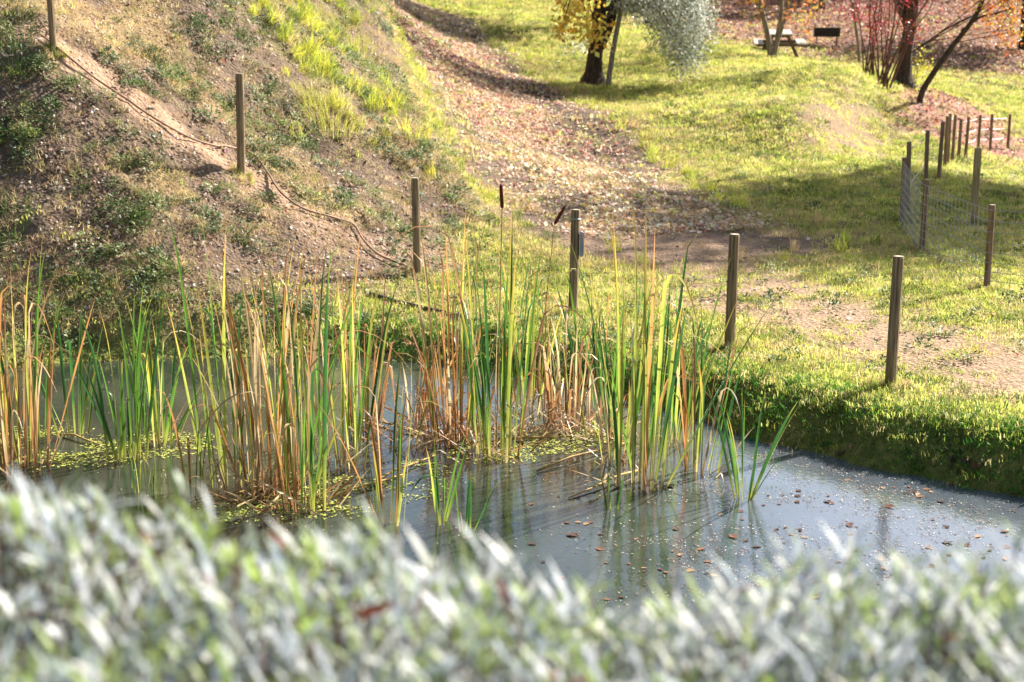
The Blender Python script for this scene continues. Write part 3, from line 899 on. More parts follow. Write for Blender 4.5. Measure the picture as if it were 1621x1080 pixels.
# ------------------------------------------------------------------ cattails
C_BASE = np.array(lin(196, 168, 116)); C_G = np.array(lin(104, 148, 58)); C_DG = np.array(lin(66, 112, 56)); C_YG = np.array(lin(176, 186, 84))
C_Y = np.array(lin(212, 184, 90)); C_O = np.array(lin(196, 142, 88)); C_T = np.array(lin(222, 198, 156)); C_B = np.array(lin(170, 124, 90))
def leaf_grad(kind, r):
    if kind == 'g':
        c = C_G if r.random() < .55 else C_DG
        st = [(0, C_BASE * .8), (.12, C_YG), (.3, c), (.85, c * 1.05), (1, C_Y if r.random() < .5 else C_YG)]
    elif kind == 'y':
        st = [(0, C_T), (.25, C_YG), (.6, C_YG * 1.05), (.85, C_Y), (1, C_O)]
    elif kind == 'o':
        st = [(0, C_B), (.3, C_O * .9), (.6, C_T * .9 if r.random() < .5 else C_O), (.85, C_O * 1.05), (1, C_B)]
    else:
        c = C_T if r.random() < .6 else C_B
        st = [(0, C_B * .8), (.3, c), (.7, c * 1.05), (1, C_B)]
    k = r.uniform(.62, 1.2)
    return [(t, c * k) for t, c in st]

def reed_leaf(r, L, width, lean, ldir, bend, kind, foldt=None):
    """a strap leaf growing from the origin: V-section strip, twisted, its tip bent over or folded"""
    n = 12 if foldt is None else 16
    p = Vector((0, 0, -.06)); d = Vector((math.cos(ldir) * lean, math.sin(ldir) * lean, 1)).normalized()
    wa = r.uniform(0, 3.1416); tw = r.uniform(-1.2, 1.2)
    grad = leaf_grad(kind, r)
    v = []; f = []; cs = []
    side = Vector((math.cos(ldir), math.sin(ldir), 0))
    for i in range(n + 1):
        t = i / n
        a = wa + tw * t
        wv_ = Vector((math.cos(a), math.sin(a), 0)); wv_ = (wv_ - d * wv_.dot(d)).normalized()
        nv = d.cross(wv_)
        w_ = width * (.75 + .5 * min(t * 3, 1)) * (1 if t < .55 else max(.06, 1 - ((t - .55) / .45) ** 1.6)) * .5
        v += [p - wv_ * w_, p + nv * w_ * .35, p + wv_ * w_]
        ts = [g[0] for g in grad]
        c = [np.interp(t, ts, [g[1][q] for g in grad]) for q in range(3)]
        cs += [c, [q * .9 for q in c], c]
        step = L / n
        p = p + d * step
        d = (d + side * bend * t * t * (3.0 / n)).normalized()
        if foldt is not None and t >= foldt:
            d = (d + Vector((side.x * .55, side.y * .55, -1.1)) * .55).normalized()
    for i in range(n):
        b = i * 3
        f += [(b, b + 1, b + 4, b + 3), (b + 1, b + 2, b + 5, b + 4)]
    return v, f, cs

def cattail(ub, vb, vt, spread, n, mix, label, lean=(0, .09), fold=.26, minh=.42, width=.0165, litter=0, name='cattail_clump', seed=None, spikes=()):
    r = random.Random(seed if seed is not None else int(ub * 7 + vb))
    p = pix_plane(ub, vb); y_ = p[1]
    H = float(CAM_H + pix_dir(ub, vt)[2] * y_)
    R = spread / px_per_m(y_) * .85; H *= 1.07; n = int(n * .95) if n > 12 else n
    root = thing(name, p, label, 'cattail', 'cattail clumps standing in the pond')
    kinds = [k for k, w_ in mix]; ws = [w_ for k, w_ in mix]
    for i in range(n):
        a = r.uniform(0, 6.283); q = R * math.sqrt(r.random())
        bx, by = q * math.cos(a) * .75, q * math.sin(a) * .55
        kind = r.choices(kinds, ws)[0]
        L = H * (r.uniform(minh, 1.0) if i > 3 else r.uniform(.92, 1.03))
        ld = math.atan2(by, bx) + r.uniform(-1, 1)
        ln = abs(r.gauss(.02, lean[1])) + .12 * q / max(H, .3)
        if r.random() < .10: ln += r.uniform(.1, .45)
        fo = r.uniform(.45, .85) if r.random() < fold * (2.2 if kind in 'ot' else .7) else None
        v, f, cs = reed_leaf(r, L * (1.15 if fo else 1.03), width * r.uniform(.65, 1.25) * (.85 if kind == 't' else 1), ln, ld, r.uniform(.0, .6), kind, fo)
        v = [Vector((x_[0] + lean[0] * max(x_[2], 0), x_[1], x_[2])) for x_ in v]
        o = mesh_obj('leaf', v, f, M['reed'], root, True, cs)
        o.location = (bx, by, 0)
    for i in range(litter):   # dead stems collapsed into the water round the foot
        a = r.uniform(0, 6.283); L = r.uniform(.25, .6)
        v, f, cs = reed_leaf(r, L, width * .8, r.uniform(.8, 2.6), a, r.uniform(0, .8), 't', r.uniform(.4, .8) if r.random() < .35 else None)
        o = mesh_obj('dead_leaf', v, f, M['reed'], root, True, cs)
        o.location = (r.uniform(-R, R) * .9, r.uniform(-R, R) * .7, .03)
    for (us, vs0, vs1, us1) in spikes:   # flower spikes: foot and head given in the photo, at this clump's distance
        a = Vector(pix_at(us, vs0, y_)) - Vector(p); b = Vector(pix_at(us1, vs1, y_)) - Vector(p)
        MB().tube([(0, 0, -.05), Vector((a.x * .6, 0, a.z * .55)), Vector((a.x, 0, a.z)), a.lerp(b, 1.0)], [.006, .005, .004, .003], 6).build('stalk', M['reed_stalk'], root)
        ax = (b - a)
        sp = MB().tube([a, a + ax * .06, a + ax * .5, a + ax * .94, b], [.006, .0125, .0138, .012, .005], 10).build('flower_spike', M['spike'], root, True)
        MB().tube([b, b + ax * .28], [.0025, .001], 5).build('spike_tip', M['reed_stalk'], sp)
    return root
M['reed_stalk'] = plain_material('reed_stalk', lin(170, 140, 84), .7, noise=(8, .3))

mixg = [('g', 6), ('y', 2), ('o', .6)]; mixo = [('o', 5), ('y', 2), ('t', 3), ('g', .7)]; mixm = [('g', 3), ('y', 3), ('o', 2), ('t', 1)]; mixt = [('t', 5), ('o', 3), ('y', .6)]
cattail(38, 738, 388, 70, 44, [('y', 3), ('o', 4), ('g', 3), ('t', 2)], 'dense cattail clump with orange base and green tops at the left edge', litter=5)
cattail(2, 748, 440, 50, 20, mixo, 'orange cattail clump cut off by the left edge of the picture', litter=4)
cattail(116, 690, 480, 40, 10, mixg, 'small green cattail clump beside the dense left-edge clump', lean=(.02, .12))
cattail(202, 730, 458, 52, 24, [('g', 7), ('y', 2)], 'upright dark green cattail clump, second from the left edge')
cattail(252, 705, 470, 46, 20, [('g', 6), ('y', 2), ('t', 1)], 'green cattail clump just right of the upright dark green one', litter=2)
cattail(300, 785, 620, 34, 8, [('y', 4), ('g', 2), ('o', 1)], 'short sparse yellow-green cattail in front of the tall left clumps', width=.012)
cattail(352, 772, 362, 54, 20, [('g', 4), ('y', 4), ('o', 1)], 'tall slender green and yellow cattail clump left of the tan clump', lean=(-.02, .06))
cattail(428, 782, 366, 84, 46, [('o', 5), ('t', 5), ('y', 2), ('g', 1)], 'big tan and orange cattail clump with collapsed dead stems', litter=26, fold=.2)
cattail(482, 806, 385, 66, 34, [('g', 4), ('o', 3), ('y', 2), ('t', 1)], 'mixed green and rust cattail clump standing nearest on the left', litter=8)
cattail(542, 742, 392, 58, 26, mixm, 'tall yellow-green cattail clump in the left middle of the pond', litter=5)
cattail(580, 690, 430, 44, 20, mixo, 'thin orange cattail clump behind the yellow-green one', litter=4)
cattail(620, 832, 585, 40, 13, [('g', 3), ('y', 2), ('o', 3)], 'low green and orange cattail tuft nearest the hedge', width=.015)
cattail(655, 668, 520, 46, 18, mixt, 'short brown withered cattail clump in the middle of the pond', litter=10, fold=.3)
cattail(698, 828, 690, 26, 8, [('g', 5), ('y', 2)], 'short bright green cattail shoot, left of a twin shoot', width=.013)
cattail(735, 838, 738, 26, 8, [('g', 5), ('o', 1)], 'shortest green cattail shoot, right of its twin', width=.011)
cattail(718, 702, 358, 56, 44, [('o', 6), ('t', 3), ('y', 1), ('g', 1)], 'tall rust-orange cattail clump in the centre of the pond', litter=12, fold=.08)
cattail(785, 726, 338, 66, 34, [('g', 6), ('y', 1.5), ('t', 1.5)], 'tall dark green cattail clump with an upright brown flower spike', litter=14, spikes=[(795, 330, 292, 793)])
cattail(842, 650, 385, 64, 22, mixm, 'cattail clump with a brown flower spike tilted to the right', litter=10, spikes=[(878, 355, 326, 895)])
cattail(900, 676, 470, 66, 30, mixt, 'withered tan cattail clump in front of the post with the plate', litter=20, fold=.25, minh=.4)
cattail(940, 650, 440, 44, 12, mixg, 'thin green cattail clump leaning left behind the tall right clumps', lean=(-.12, .1))
cattail(985, 735, 400, 56, 28, [('g', 5), ('y', 2), ('o', 1), ('t', 1)], 'bushy green cattail clump, left neighbour of the tallest one', litter=6, lean=(-.02, .12))
cattail(1012, 770, 332, 64, 30, [('g', 6), ('y', 3), ('o', .8), ('t', .8)], 'tallest green cattail clump with yellow tips, right of centre', litter=6, lean=(.03, .06), width=.019)
cattail(1062, 700, 420, 56, 24, mixg, 'green cattail clump behind the tallest one, leaves spreading right', litter=4, lean=(.08, .12))
cattail(1110, 748, 452, 44, 22, [('g', 5), ('y', 1.5), ('o', 1.5), ('t', 1)], 'green cattail clump bending to the right in front of the plain post', litter=4, lean=(.1, .1))
cattail(1180, 790, 610, 22, 11, [('g', 8), ('y', 1)], 'small open fan of green cattail leaves alone on the right water', lean=(0.02, .30), width=.017, fold=0)
cattail(1226, 772, 752, 6, 2, [('g', 1), ('t', 1)], 'tiny dark cattail stub alone on bright water', width=.008, fold=0)
cattail(970, 805, 730, 22, 5, [('g', 4), ('o', 1)], 'small dark green shoots in front of the tallest cattail clump', width=.010)
cattail(230, 780, 700, 60, 9, [('g', 3), ('y', 2)], 'short thin green shoots before the left cattails, touching the hedge', width=.010)

for k, (u_, v_, lb) in enumerate([(690, 694, 'tangle of dead reed stems left of the rust-orange clump'), (760, 684, 'tangle of dead reed stems behind the dark green spike clump'),
                                  (835, 690, 'tangle of dead reed stems right of the dark green spike clump'), (620, 706, 'tangle of dead reed stems near the thin orange clump'),
                                  (948, 694, 'tangle of dead reed stems at the foot of the bushy green clump'), (395, 800, 'tangle of dead reed stems before the big tan clump')]):
    cattail(u_, v_, v_ - 105, 60, 9, mixt, lb, litter=22, fold=.4, minh=.35, width=.013, name='dead_reed_tangle', lean=(0, .35))
# broken stems lying on the water, each by itself
for k, (u0, v0, u1, v1) in enumerate([(740, 706, 960, 690), (585, 770, 690, 722), (850, 748, 1000, 700), (505, 800, 640, 752), (95, 690, 160, 706), (1020, 745, 900, 790), (660, 690, 560, 660), (330, 800, 480, 760)]):
    a = Vector(pix_plane(u0, v0)); b = Vector(pix_plane(u1, v1))
    m = MB(); L_ = (b - a).length
    m.tube([Vector((0, 0, .012)), (b - a) * .35 + Vector((0, .02, .03)), (b - a) * .7 + Vector((0, -.01, .02)), (b - a) + Vector((0, 0, .008))], [.009, .008, .007, .004], 6)
    o = m.build('broken_reed', M['reed_stalk'], None, True); o.location = a
    tag(o, ['long pale broken reed lying across the duckweed in the middle', 'short broken reed left of centre on the water', 'broken reed reaching under the tallest cattail clump',
            'broken reed in front of the rust and green cattails', 'small broken reed beside the left-edge cattails', 'broken reed pointing from the tallest clump towards the hedge',
            'broken reed lying behind the withered brown clump', 'broken reed floating before the big tan clump'][k], 'reed stem', 'broken reed stems on the water')

# ------------------------------------------------------------------ floating leaves, duckweed, specks
def leaf_geom(r, L, W):
    o = [(-.5, 0), (-.3, .3), (0, .5), (.3, .34), (.5, 0), (.28, -.36), (0, -.48), (-.32, -.3)]
    v = [(x_ * L, y_ * W, .004 + abs(y_) * W * r.uniform(.02, .2)) for x_, y_ in o] + [(0, 0, .004)]
    return v, [(i, (i + 1) % 8, 8) for i in range(8)]
M['wetleaf'] = leaf_material('floating_leaf', 'GEOMETRY', 'tint', trans=.15, rough=.65, spec=.2)
fl_meshes = []
for k in range(8):
    r = random.Random(k); v, f = leaf_geom(r, .085, .055)
    c = [lin(112, 72, 56), lin(84, 60, 50), lin(140, 104, 76), lin(66, 50, 44), lin(120, 84, 68), lin(96, 62, 54), lin(160, 130, 100), lin(74, 54, 46)][k]
    me = bpy.data.meshes.new('floating_leaf'); me.from_pydata(v, [], f)
    a = me.attributes.new('tint', 'FLOAT_COLOR', 'POINT'); a.data.foreach_set('color', np.tile(np.array(c + (1,), np.float32), len(v)))
    me.materials.append(M['wetleaf']); fl_meshes.append(me)
FL = [(1408, 803), (905, 848), (1130, 912), (1070, 838), (950, 870), (1345, 832), (1548, 850), (1500, 860), (1590, 842), (1310, 795), (1455, 787), (1490, 795), (1160, 850), (1060, 770), (740, 852), (860, 890), (890, 915), (1020, 905), (1110, 870), (1230, 838)]
r = random.Random(5)
RAFT = [(r.uniform(860, 1620), r.uniform(750, 920)) for _ in range(13)]
while len(FL) < 150:
    u_, v_ = r.uniform(840, 1640), r.uniform(740, 960)
    if r.random() < .6: c_ = r.choice(RAFT); u_, v_ = r.gauss(c_[0], 28), r.gauss(c_[1], 9)
    if r.random() < .25 + .75 * (u_ - 840) / 800: FL.append((u_, v_))
for k, (u_, v_) in enumerate(FL):
    p = pix_plane(u_, v_)
    if not (pond_sd(np.array([p[0]]), np.array([p[1]]))[0][0] < -.08): continue
    o = bpy.data.objects.new('floating_leaf', fl_meshes[k % 8]); COL.objects.link(o)
    s = r.uniform(.25, .75) if k > 14 else r.uniform(.7, 1.15)
    o.location = (p[0], p[1], .002); o.rotation_euler = (r.uniform(-.15, .15), r.uniform(-.15, .15), r.uniform(0, 6.28)); o.scale = (s, s, s)
    tag(o, 'brown fallen leaf floating on the open water', 'leaf', 'fallen leaves floating on the pond')

def flakes(name, label, n, region, dens, size, cols, seed):
    rg = np.random.default_rng(seed)
    x = rg.uniform(region[0], region[1], n); y = rg.uniform(region[2], region[3], n)
    sd, _ = pond_sd(x, y)
    k = (sd < -.04) & (rg.random(n) < dens(x, y))
    x, y = x[k], y[k]; n = len(x)
    ang = rg.random(n) * 6.283; s = size * rg.uniform(.4, 1.4, n); z = .003 + rg.random(n) * .004
    v = np.zeros((n, 4, 3)); 
    for q, (a, b) in enumerate([(-1, 0), (0, .6), (1, 0), (0, -.6)]):
        v[:, q, 0] = x + s * (a * np.cos(ang) - b * np.sin(ang)); v[:, q, 1] = y + s * (a * np.sin(ang) + b * np.cos(ang)); v[:, q, 2] = z
    v[:, 0, 2] += s * .3
    c = np.array(cols)[rg.integers(0, len(cols), n)] * (1 + rg.normal(0, .2, (n, 1)))
    o = mesh_obj(name, v.reshape(-1, 3), np.arange(n * 4).reshape(n, 4), M['wetleaf'], None, False, np.clip(np.repeat(c, 4, 0), .01, .9))
    return tag(o, label, None, kind='stuff')
DW = [pix_plane(u_, v_)[:2] for u_, v_ in [(880, 705), (800, 712), (560, 775), (500, 790), (640, 745), (420, 800), (30, 700), (120, 715), (260, 705)]]
DWR = [.55, .4, .5, .45, .3, .4, .5, .5, .4]
def dw_dens(x, y):
    d = np.zeros_like(x)
    for (a, b), r_ in zip(DW, DWR):
        d = np.maximum(d, sstep(r_ * 1.5, r_ * .3, np.hypot(x - a, (y - b) * 1.3)))
    return d * sstep(.42, .55, fbm(x * 3, y * 3, 77)) * 1.5
flakes('duckweed', 'yellow-green duckweed mats floating between the cattails', 110000, (-5.5, 2, 8, 14), dw_dens, .012, [lin(176, 180, 80), lin(150, 160, 66), lin(196, 192, 110)], 3)
flakes('floating_specks', 'fine pale and brown debris floating on the water', 130000, (-5.5, 4.5, 6.5, 14),
       lambda x, y: .06 + .8 * sstep(.45, .66, fbm(x * 1.6, y * 1.6, 81) * .6 + fbm(x * 6, y * 6, 83) * .4) * sstep(-.8, 1.5, x), .0075, [lin(160, 148, 134), lin(120, 88, 76), lin(96, 70, 62), lin(190, 182, 170)], 4)

# ------------------------------------------------------------------ hoses
pts = trace([(70, 62), (100, 88), (150, 128), (195, 158), (245, 192), (300, 222), (345, 238), (383, 243), (405, 252), (425, 278), (445, 308), (480, 335), (525, 350), (560, 362), (575, 385), (600, 408), (640, 425), (660, 434)])
pts = [Vector(p) + Vector((0, -.03, .03)) for p in pts]
def smooth_line(pts, k=4):
    out = []
    for i in range(len(pts) - 1):
        p0 = pts[max(i - 1, 0)]; p1 = pts[i]; p2 = pts[i + 1]; p3 = pts[min(i + 2, len(pts) - 1)]
        for j in range(k):
            t = j / k
            out.append(.5 * ((2 * p1) + (p2 - p0) * t + (2 * p0 - 5 * p1 + 4 * p2 - p3) * t * t + (3 * p1 - p0 - 3 * p2 + p3) * t ** 3))
    return out + [pts[-1]]
def lay(pts, lift):
    return [Vector((q.x, q.y, max(H1(q.x, q.y) + lift, q.z))) for q in smooth_line(pts)]
q = lay(pts, .018); o = MB().tube([a - q[0] for a in q], .013, 6).build('hose', M['hose'], None, True); o.location = q[0]
tag(o, 'thin tan hose winding down the hillside along the footpath', 'hose')
pts = [Vector(p) + Vector((0, 0, .02)) for p in trace([(585, 470), (625, 480), (670, 492), (710, 500), (760, 512)])]
q = lay(pts, .02); o = MB().tube([a - q[0] for a in q], .022, 8).build('water_pipe', M['pipe'], None, True); o.location = q[0]
tag(o, 'dark pipe lying on the grass bank behind the cattails', 'pipe')

# ------------------------------------------------------------------ picnic table
def picnic_table():
    p = ground_at(1233, 88)
    root = thing('picnic_table', p, 'grey wooden picnic table with two attached benches under a thin tree', 'picnic table', None, math.radians(-8))
    root.rotation_euler.x = math.radians(4.5)      # it stands on ground that falls towards the pond
    for k in range(5):     # top boards run along y
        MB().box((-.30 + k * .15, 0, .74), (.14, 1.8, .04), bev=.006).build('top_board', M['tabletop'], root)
    for s in (-1, 1):
        for k in range(2):
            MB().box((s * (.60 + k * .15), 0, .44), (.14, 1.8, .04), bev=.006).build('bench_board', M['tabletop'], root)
    for e in (-.6, .6):
        for s in (-1, 1):
            a = Vector((s * .22, e, .72)); b = Vector((s * .58, e, -.03)); d = (b - a)
            m = Matrix.Rotation(math.atan2(d.x, -d.z) * -1, 3, 'Y')
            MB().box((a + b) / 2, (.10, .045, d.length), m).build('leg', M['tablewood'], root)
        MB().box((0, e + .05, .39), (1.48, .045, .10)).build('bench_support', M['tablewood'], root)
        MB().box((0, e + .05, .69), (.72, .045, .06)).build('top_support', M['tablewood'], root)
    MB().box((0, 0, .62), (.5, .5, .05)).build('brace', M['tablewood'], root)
picnic_table()

# ------------------------------------------------------------------ barbecue
def barbecue():
    p = ground_at(1308, 76)
    root = thing('barbecue_grill', p, 'dark rusty box barbecue on a thin metal stand behind the picnic table', 'barbecue', None, math.radians(-8))
    w_, d_, h_ = .88, .42, .30; z0 = .38
    m = MB()
    m.box((0, -d_ / 2, z0 + h_ / 2), (w_, .015, h_)); m.box((0, d_ / 2, z0 + h_ / 2), (w_, .015, h_))
    m.box((-w_ / 2, 0, z0 + h_ / 2), (.015, d_ - .02, h_)); m.box((w_ / 2, 0, z0 + h_ / 2), (.015, d_ - .02, h_)); m.box((0, 0, z0), (w_ - .02, d_ - .02, .015))
    m.build('firebox', M['iron'], root)
    m = MB()
    for k in range(14): m.tube([(-w_ / 2 + .05 + k * .06, -d_ / 2, z0 + h_ - .02), (-w_ / 2 + .05 + k * .06, d_ / 2, z0 + h_ - .02)], .006, 5)
    m.build('grate', M['iron'], root)
    MB().box((0, -d_ / 2 - .02, z0 + h_ + .008), (w_ + .12, .05, .015)).build('rim', M['wire'], root)
    for s in (-1, 1):
        for e in (-1, 1):
            MB().tube([(s * .34, e * .16, z0), (s * .36, e * .18, .0), (s * .22, e * .2, -.03)], .009, 6).build('leg', M['iron'], root)
        MB().tube([(s * .36, -.18, .06), (s * .36, .18, .06)], .009, 5).build('stretcher', M['iron'], root)
barbecue()

# ------------------------------------------------------------------ trees
def crown_mesh(r, blobs, n, L, W, cols, droop=0.0, jit=.2, spray=7):
    """leaf-sized faces gathered in small sprays spread through several clump volumes"""
    v = np.zeros((n, 4, 3)); c = np.zeros((n, 3)); i = 0
    tot = sum(b[2] for b in blobs)
    cols = np.array(cols)
    while i < n:
        q = r.random() * tot
        for b in blobs:
            q -= b[2]
            if q <= 0: break
        cc, rad = b[0], b[1]
        while True:
            o = Vector((r.uniform(-1, 1), r.uniform(-1, 1), r.uniform(-1, 1)))
            if .25 < o.length < 1 and r.random() < .3 + .7 * o.length: break
        sc = Vector(cc) + Vector((o.x * rad[0], o.y * rad[1], o.z * rad[2]))
        tone = cols[r.randrange(len(cols))]
        sd_ = Vector((r.uniform(-1, 1), r.uniform(-1, 1), r.uniform(-1, .6) - droop)).normalized()
        for _ in range(r.randint(6, 14)):
            if i >= n: break
            a = sc + sd_ * r.uniform(0, L * spray) + Vector((r.gauss(0, L), r.gauss(0, L), r.gauss(0, L)))
            d = (sd_ * .6 + Vector((r.uniform(-1, 1), r.uniform(-1, 1), r.uniform(-1, .7)))).normalized()
            s = d.cross(Vector((r.uniform(-1, 1), r.uniform(-1, 1), r.uniform(-1, 1)))).normalized()
            l = L * r.uniform(.6, 1.3); w_ = W * r.uniform(.6, 1.3)
            v[i, 0] = a; v[i, 1] = a + d * l * .5 + s * w_ * .5; v[i, 2] = a + d * l; v[i, 3] = a + d * l * .5 - s * w_ * .5
            c[i] = np.clip(tone * (1 + r.gauss(0, jit)), .01, .9); i += 1
    return v.reshape(-1, 3), np.arange(n * 4).reshape(n, 4), np.repeat(c, 4, 0)

def limb(m, a, b, ra, rb, r, wig=.06, n=6, k=7):
    a = Vector(a); b = Vector(b); L_ = (b - a).length
    pts = [a.lerp(b, t) + Vector((r.gauss(0, wig), r.gauss(0, wig), r.gauss(0, wig * .4))) * L_ * .3 * math.sin(3.14 * t) for t in np.linspace(0, 1, n)]
    m.tube(pts, [ra + (rb - ra) * t for t in np.linspace(0, 1, n)], k)
    return pts

def flare(m, h, r0):
    """root flare: widen the first rings of the last tube"""
    for p in m.v:
        if p.z < h: k = 1 + .7 * ((h - p.z) / h) ** 2 * (1 + .3 * math.sin(5 * math.atan2(p.y, p.x))); p.x *= k; p.y *= k

def tree(name, label, base, trunks, blobs, n, L, W, cols, bark, seed, cat='tree', droop=0., group=None, twigs=10, flared=0, jit=.2, spray=7):
    """trunks: list of (polyline of offsets, r0, r1); blobs: (centre offset, radii, weight)"""
    r = random.Random(seed)
    root = thing(name, base, label, cat, group)
    for (pts, r0, r1) in trunks:
        pts = smooth_line([Vector(p) for p in pts], 3)
        m = MB().tube(pts, [r0 + (r1 - r0) * t for t in np.linspace(0, 1, len(pts))], 9)
        if flared: flare(m, flared, r0)
        t = m.build('trunk', bark, root, True)
    mb = MB(); tops = [Vector(t[0][-1]) for t in trunks] + [Vector(t[0][len(t[0]) // 2]) for t in trunks if len(t[0]) > 3]
    for k in range(twigs):
        b = blobs[k % len(blobs)]
        a = tops[k % len(tops)]
        e = Vector(b[0]) + Vector((r.uniform(-.8, .8) * b[1][0], r.uniform(-.8, .8) * b[1][1], r.uniform(-.8, .8) * b[1][2]))
        limb(mb, a, e, min(t[2] for t in trunks) * .8, .008, r)
    mb.build('branches', bark, root, True)
    v, f, c = crown_mesh(r, blobs, n, L, W, cols, droop, jit, spray)
    mesh_obj('crown', v, f, M['foliage'], root, False, c)
    return root

def off(base, u, v, dy=0.0):
    """offset of a pixel at the base's own distance (plus dy)"""
    return Vector(pix_at(u, v, base.y + dy)) - base

# dark trunk with yellow leaves
b = ground_at(938, 134)
tree('autumn_tree', 'dark thick-trunked tree with a spray of yellow-orange leaves', b,
     [([(0, 0, -.2), off(b, 941, 95), off(b, 946, 50), off(b, 950, 0), off(b, 950, -120)], .21, .13), ([off(b, 948, 75), off(b, 962, 45), off(b, 972, 10), off(b, 985, -90)], .14, .09)],
     [(off(b, u_, v_, -1.0 - .3 * math.sin(u_)), (.13, .25, .12), .10) for u_, v_ in ((895, 14), (914, 4), (930, 12), (905, 28), (894, 38), (941, 42), (953, 32), (944, 54), (932, 46), (922, -8), (902, -4))] + [
      (off(b, 930, -150), (2.4, 2.4, 1.7), 4), (off(b, 1000, -230), (2.2, 2.2, 1.7), 3)],
     3600, .14, .10, [lin(244, 204, 80), lin(250, 222, 120), lin(232, 166, 72), lin(236, 210, 104)], M['bark'], 3, droop=.5, flared=.5, spray=2.5)
# olive with silver foliage
b = ground_at(962, 136)
tree('olive_tree', 'slender leaning olive tree with drooping silver-green foliage', b,
     [([(0, 0, -.2), off(b, 969, 88), off(b, 1000, -70, .8)], .075, .05)],
     [(off(b, 985 + 130 * q_, -25 + (18 + 92 * max(0, 1 - abs(q_ - .75) / .45)) * p_, 1.0 - q_ + .8 * math.sin(9 * q_ + 5 * p_)), (.26 + .14 * math.sin(7 * q_) ** 2, .5, .2 + .1 * p_), 1)
      for q_ in (.05, .2, .35, .5, .62, .74, .86, .97) for p_ in (.15, .6, 1.0)] + [(off(b, 1040, -110, 1), (1.7, 1.5, 1.0), 8), (off(b, 912, 60, 1.5), (.35, .4, .10), .2), (off(b, 930, 66, 1.5), (.2, .4, .10), .15)],
     19000, .10, .034, [lin(166, 172, 150), lin(204, 208, 196), lin(122, 132, 104), lin(228, 232, 224)], M['palebark'], 4, droop=.8, twigs=24, jit=.3, spray=4)
# young tree in front of the table
b = ground_at(1222, 92)
tree('young_tree', 'thin three-stemmed tree standing in front of the picnic table', b,
     [([(-.02, 0, -.1), off(b, 1216, 60), off(b, 1208, 25), off(b, 1198, -20), off(b, 1185, -120)], .10, .05), ([(.05, 0, -.1), off(b, 1232, 50), off(b, 1237, 15), off(b, 1242, -120)], .085, .05), ([off(b, 1226, 80), off(b, 1238, 45), off(b, 1247, 10), off(b, 1262, -120)], .06, .035)],
     [(off(b, 1200, -170), (2.2, 2.2, 1.6), 3), (off(b, 1260, -200), (2.2, 2, 1.6), 3), (off(b, 1190, -12), (.5, .8, .25), .25), (off(b, 1275, 2, -.5), (.5, .6, .22), .25)],
     3600, .12, .08, [lin(204, 130, 62), lin(190, 110, 60), lin(150, 140, 66), lin(214, 160, 74)], M['palebark'], 5)
# big dark trunk on the right
b = ground_at(1430, 136)
tree('dark_tree', 'stout dark tree trunk rising behind the red shrub', b,
     [([(0, 0, -.2), off(b, 1433, 90), off(b, 1439, 50), off(b, 1447, 0), off(b, 1455, -130)], .20, .13)],
     [(off(b, 1450, -210), (2.6, 2.6, 1.8), 3), (off(b, 1400, -160), (1.8, 1.8, 1.2), 1)], 3400, .13, .09, [lin(120, 110, 60), lin(150, 120, 64), lin(96, 100, 52)], M['bark'], 6, flared=.4)
# leaning tree with orange leaves
b = ground_at(1455, 165)
tree('leaning_tree', 'slim tree leaning right with orange and yellow leaves at its top', b,
     [([(0, 0, -.15), off(b, 1460, 145), off(b, 1485, 105), off(b, 1512, 68), off(b, 1540, 32), off(b, 1556, 0), off(b, 1580, -60)], .085, .045), ([off(b, 1522, 50), off(b, 1550, 28), off(b, 1575, 22), off(b, 1605, 12)], .04, .015), ([off(b, 1538, 26), off(b, 1500, 45), off(b, 1470, 65), off(b, 1442, 84)], .028, .015)],
     [(off(b, 1585, 15), (.5, .8, .35), 2), (off(b, 1600, 45), (.32, .6, .2), 1), (off(b, 1572, -10), (.5, .7, .3), 1.5), (off(b, 1610, -60), (1.3, 1.3, .7), 2)],
     1500, .085, .05, [lin(206, 120, 52), lin(190, 140, 62), lin(180, 96, 50), lin(176, 160, 70)], M['bark'], 7, twigs=14, jit=.25)
# pair of thin trunks left of the red shrub
b = ground_at(1361, 102)
tree('thin_tree', 'thin bare-stemmed tree left of the red shrub', b,
     [([(0, 0, -.1), off(b, 1358, 65), off(b, 1353, 30), off(b, 1350, -20), off(b, 1345, -140)], .06, .035)],
     [(off(b, 1350, -190), (1.5, 1.5, 1.1), 1)], 1200, .1, .06, [lin(190, 110, 60), lin(150, 130, 60)], M['palebark'], 8)
# yellow sapling
b = ground_at(1447, 140)
tree('yellow_sapling', 'small bright yellow-green sapling beside the stout dark trunk', b,
     [([(0, 0, -.05), off(b, 1452, 115), off(b, 1458, 85)], .012, .006), ([(.05, 0, -.05), off(b, 1443, 110), off(b, 1446, 90)], .010, .005)],
     [(off(b, 1458, 100), (.3, .3, .25), 1), (off(b, 1447, 118), (.18, .2, .25), .6)], 420, .06, .04, [lin(206, 200, 66), lin(184, 190, 70)], M['twig'], 9, cat='sapling')
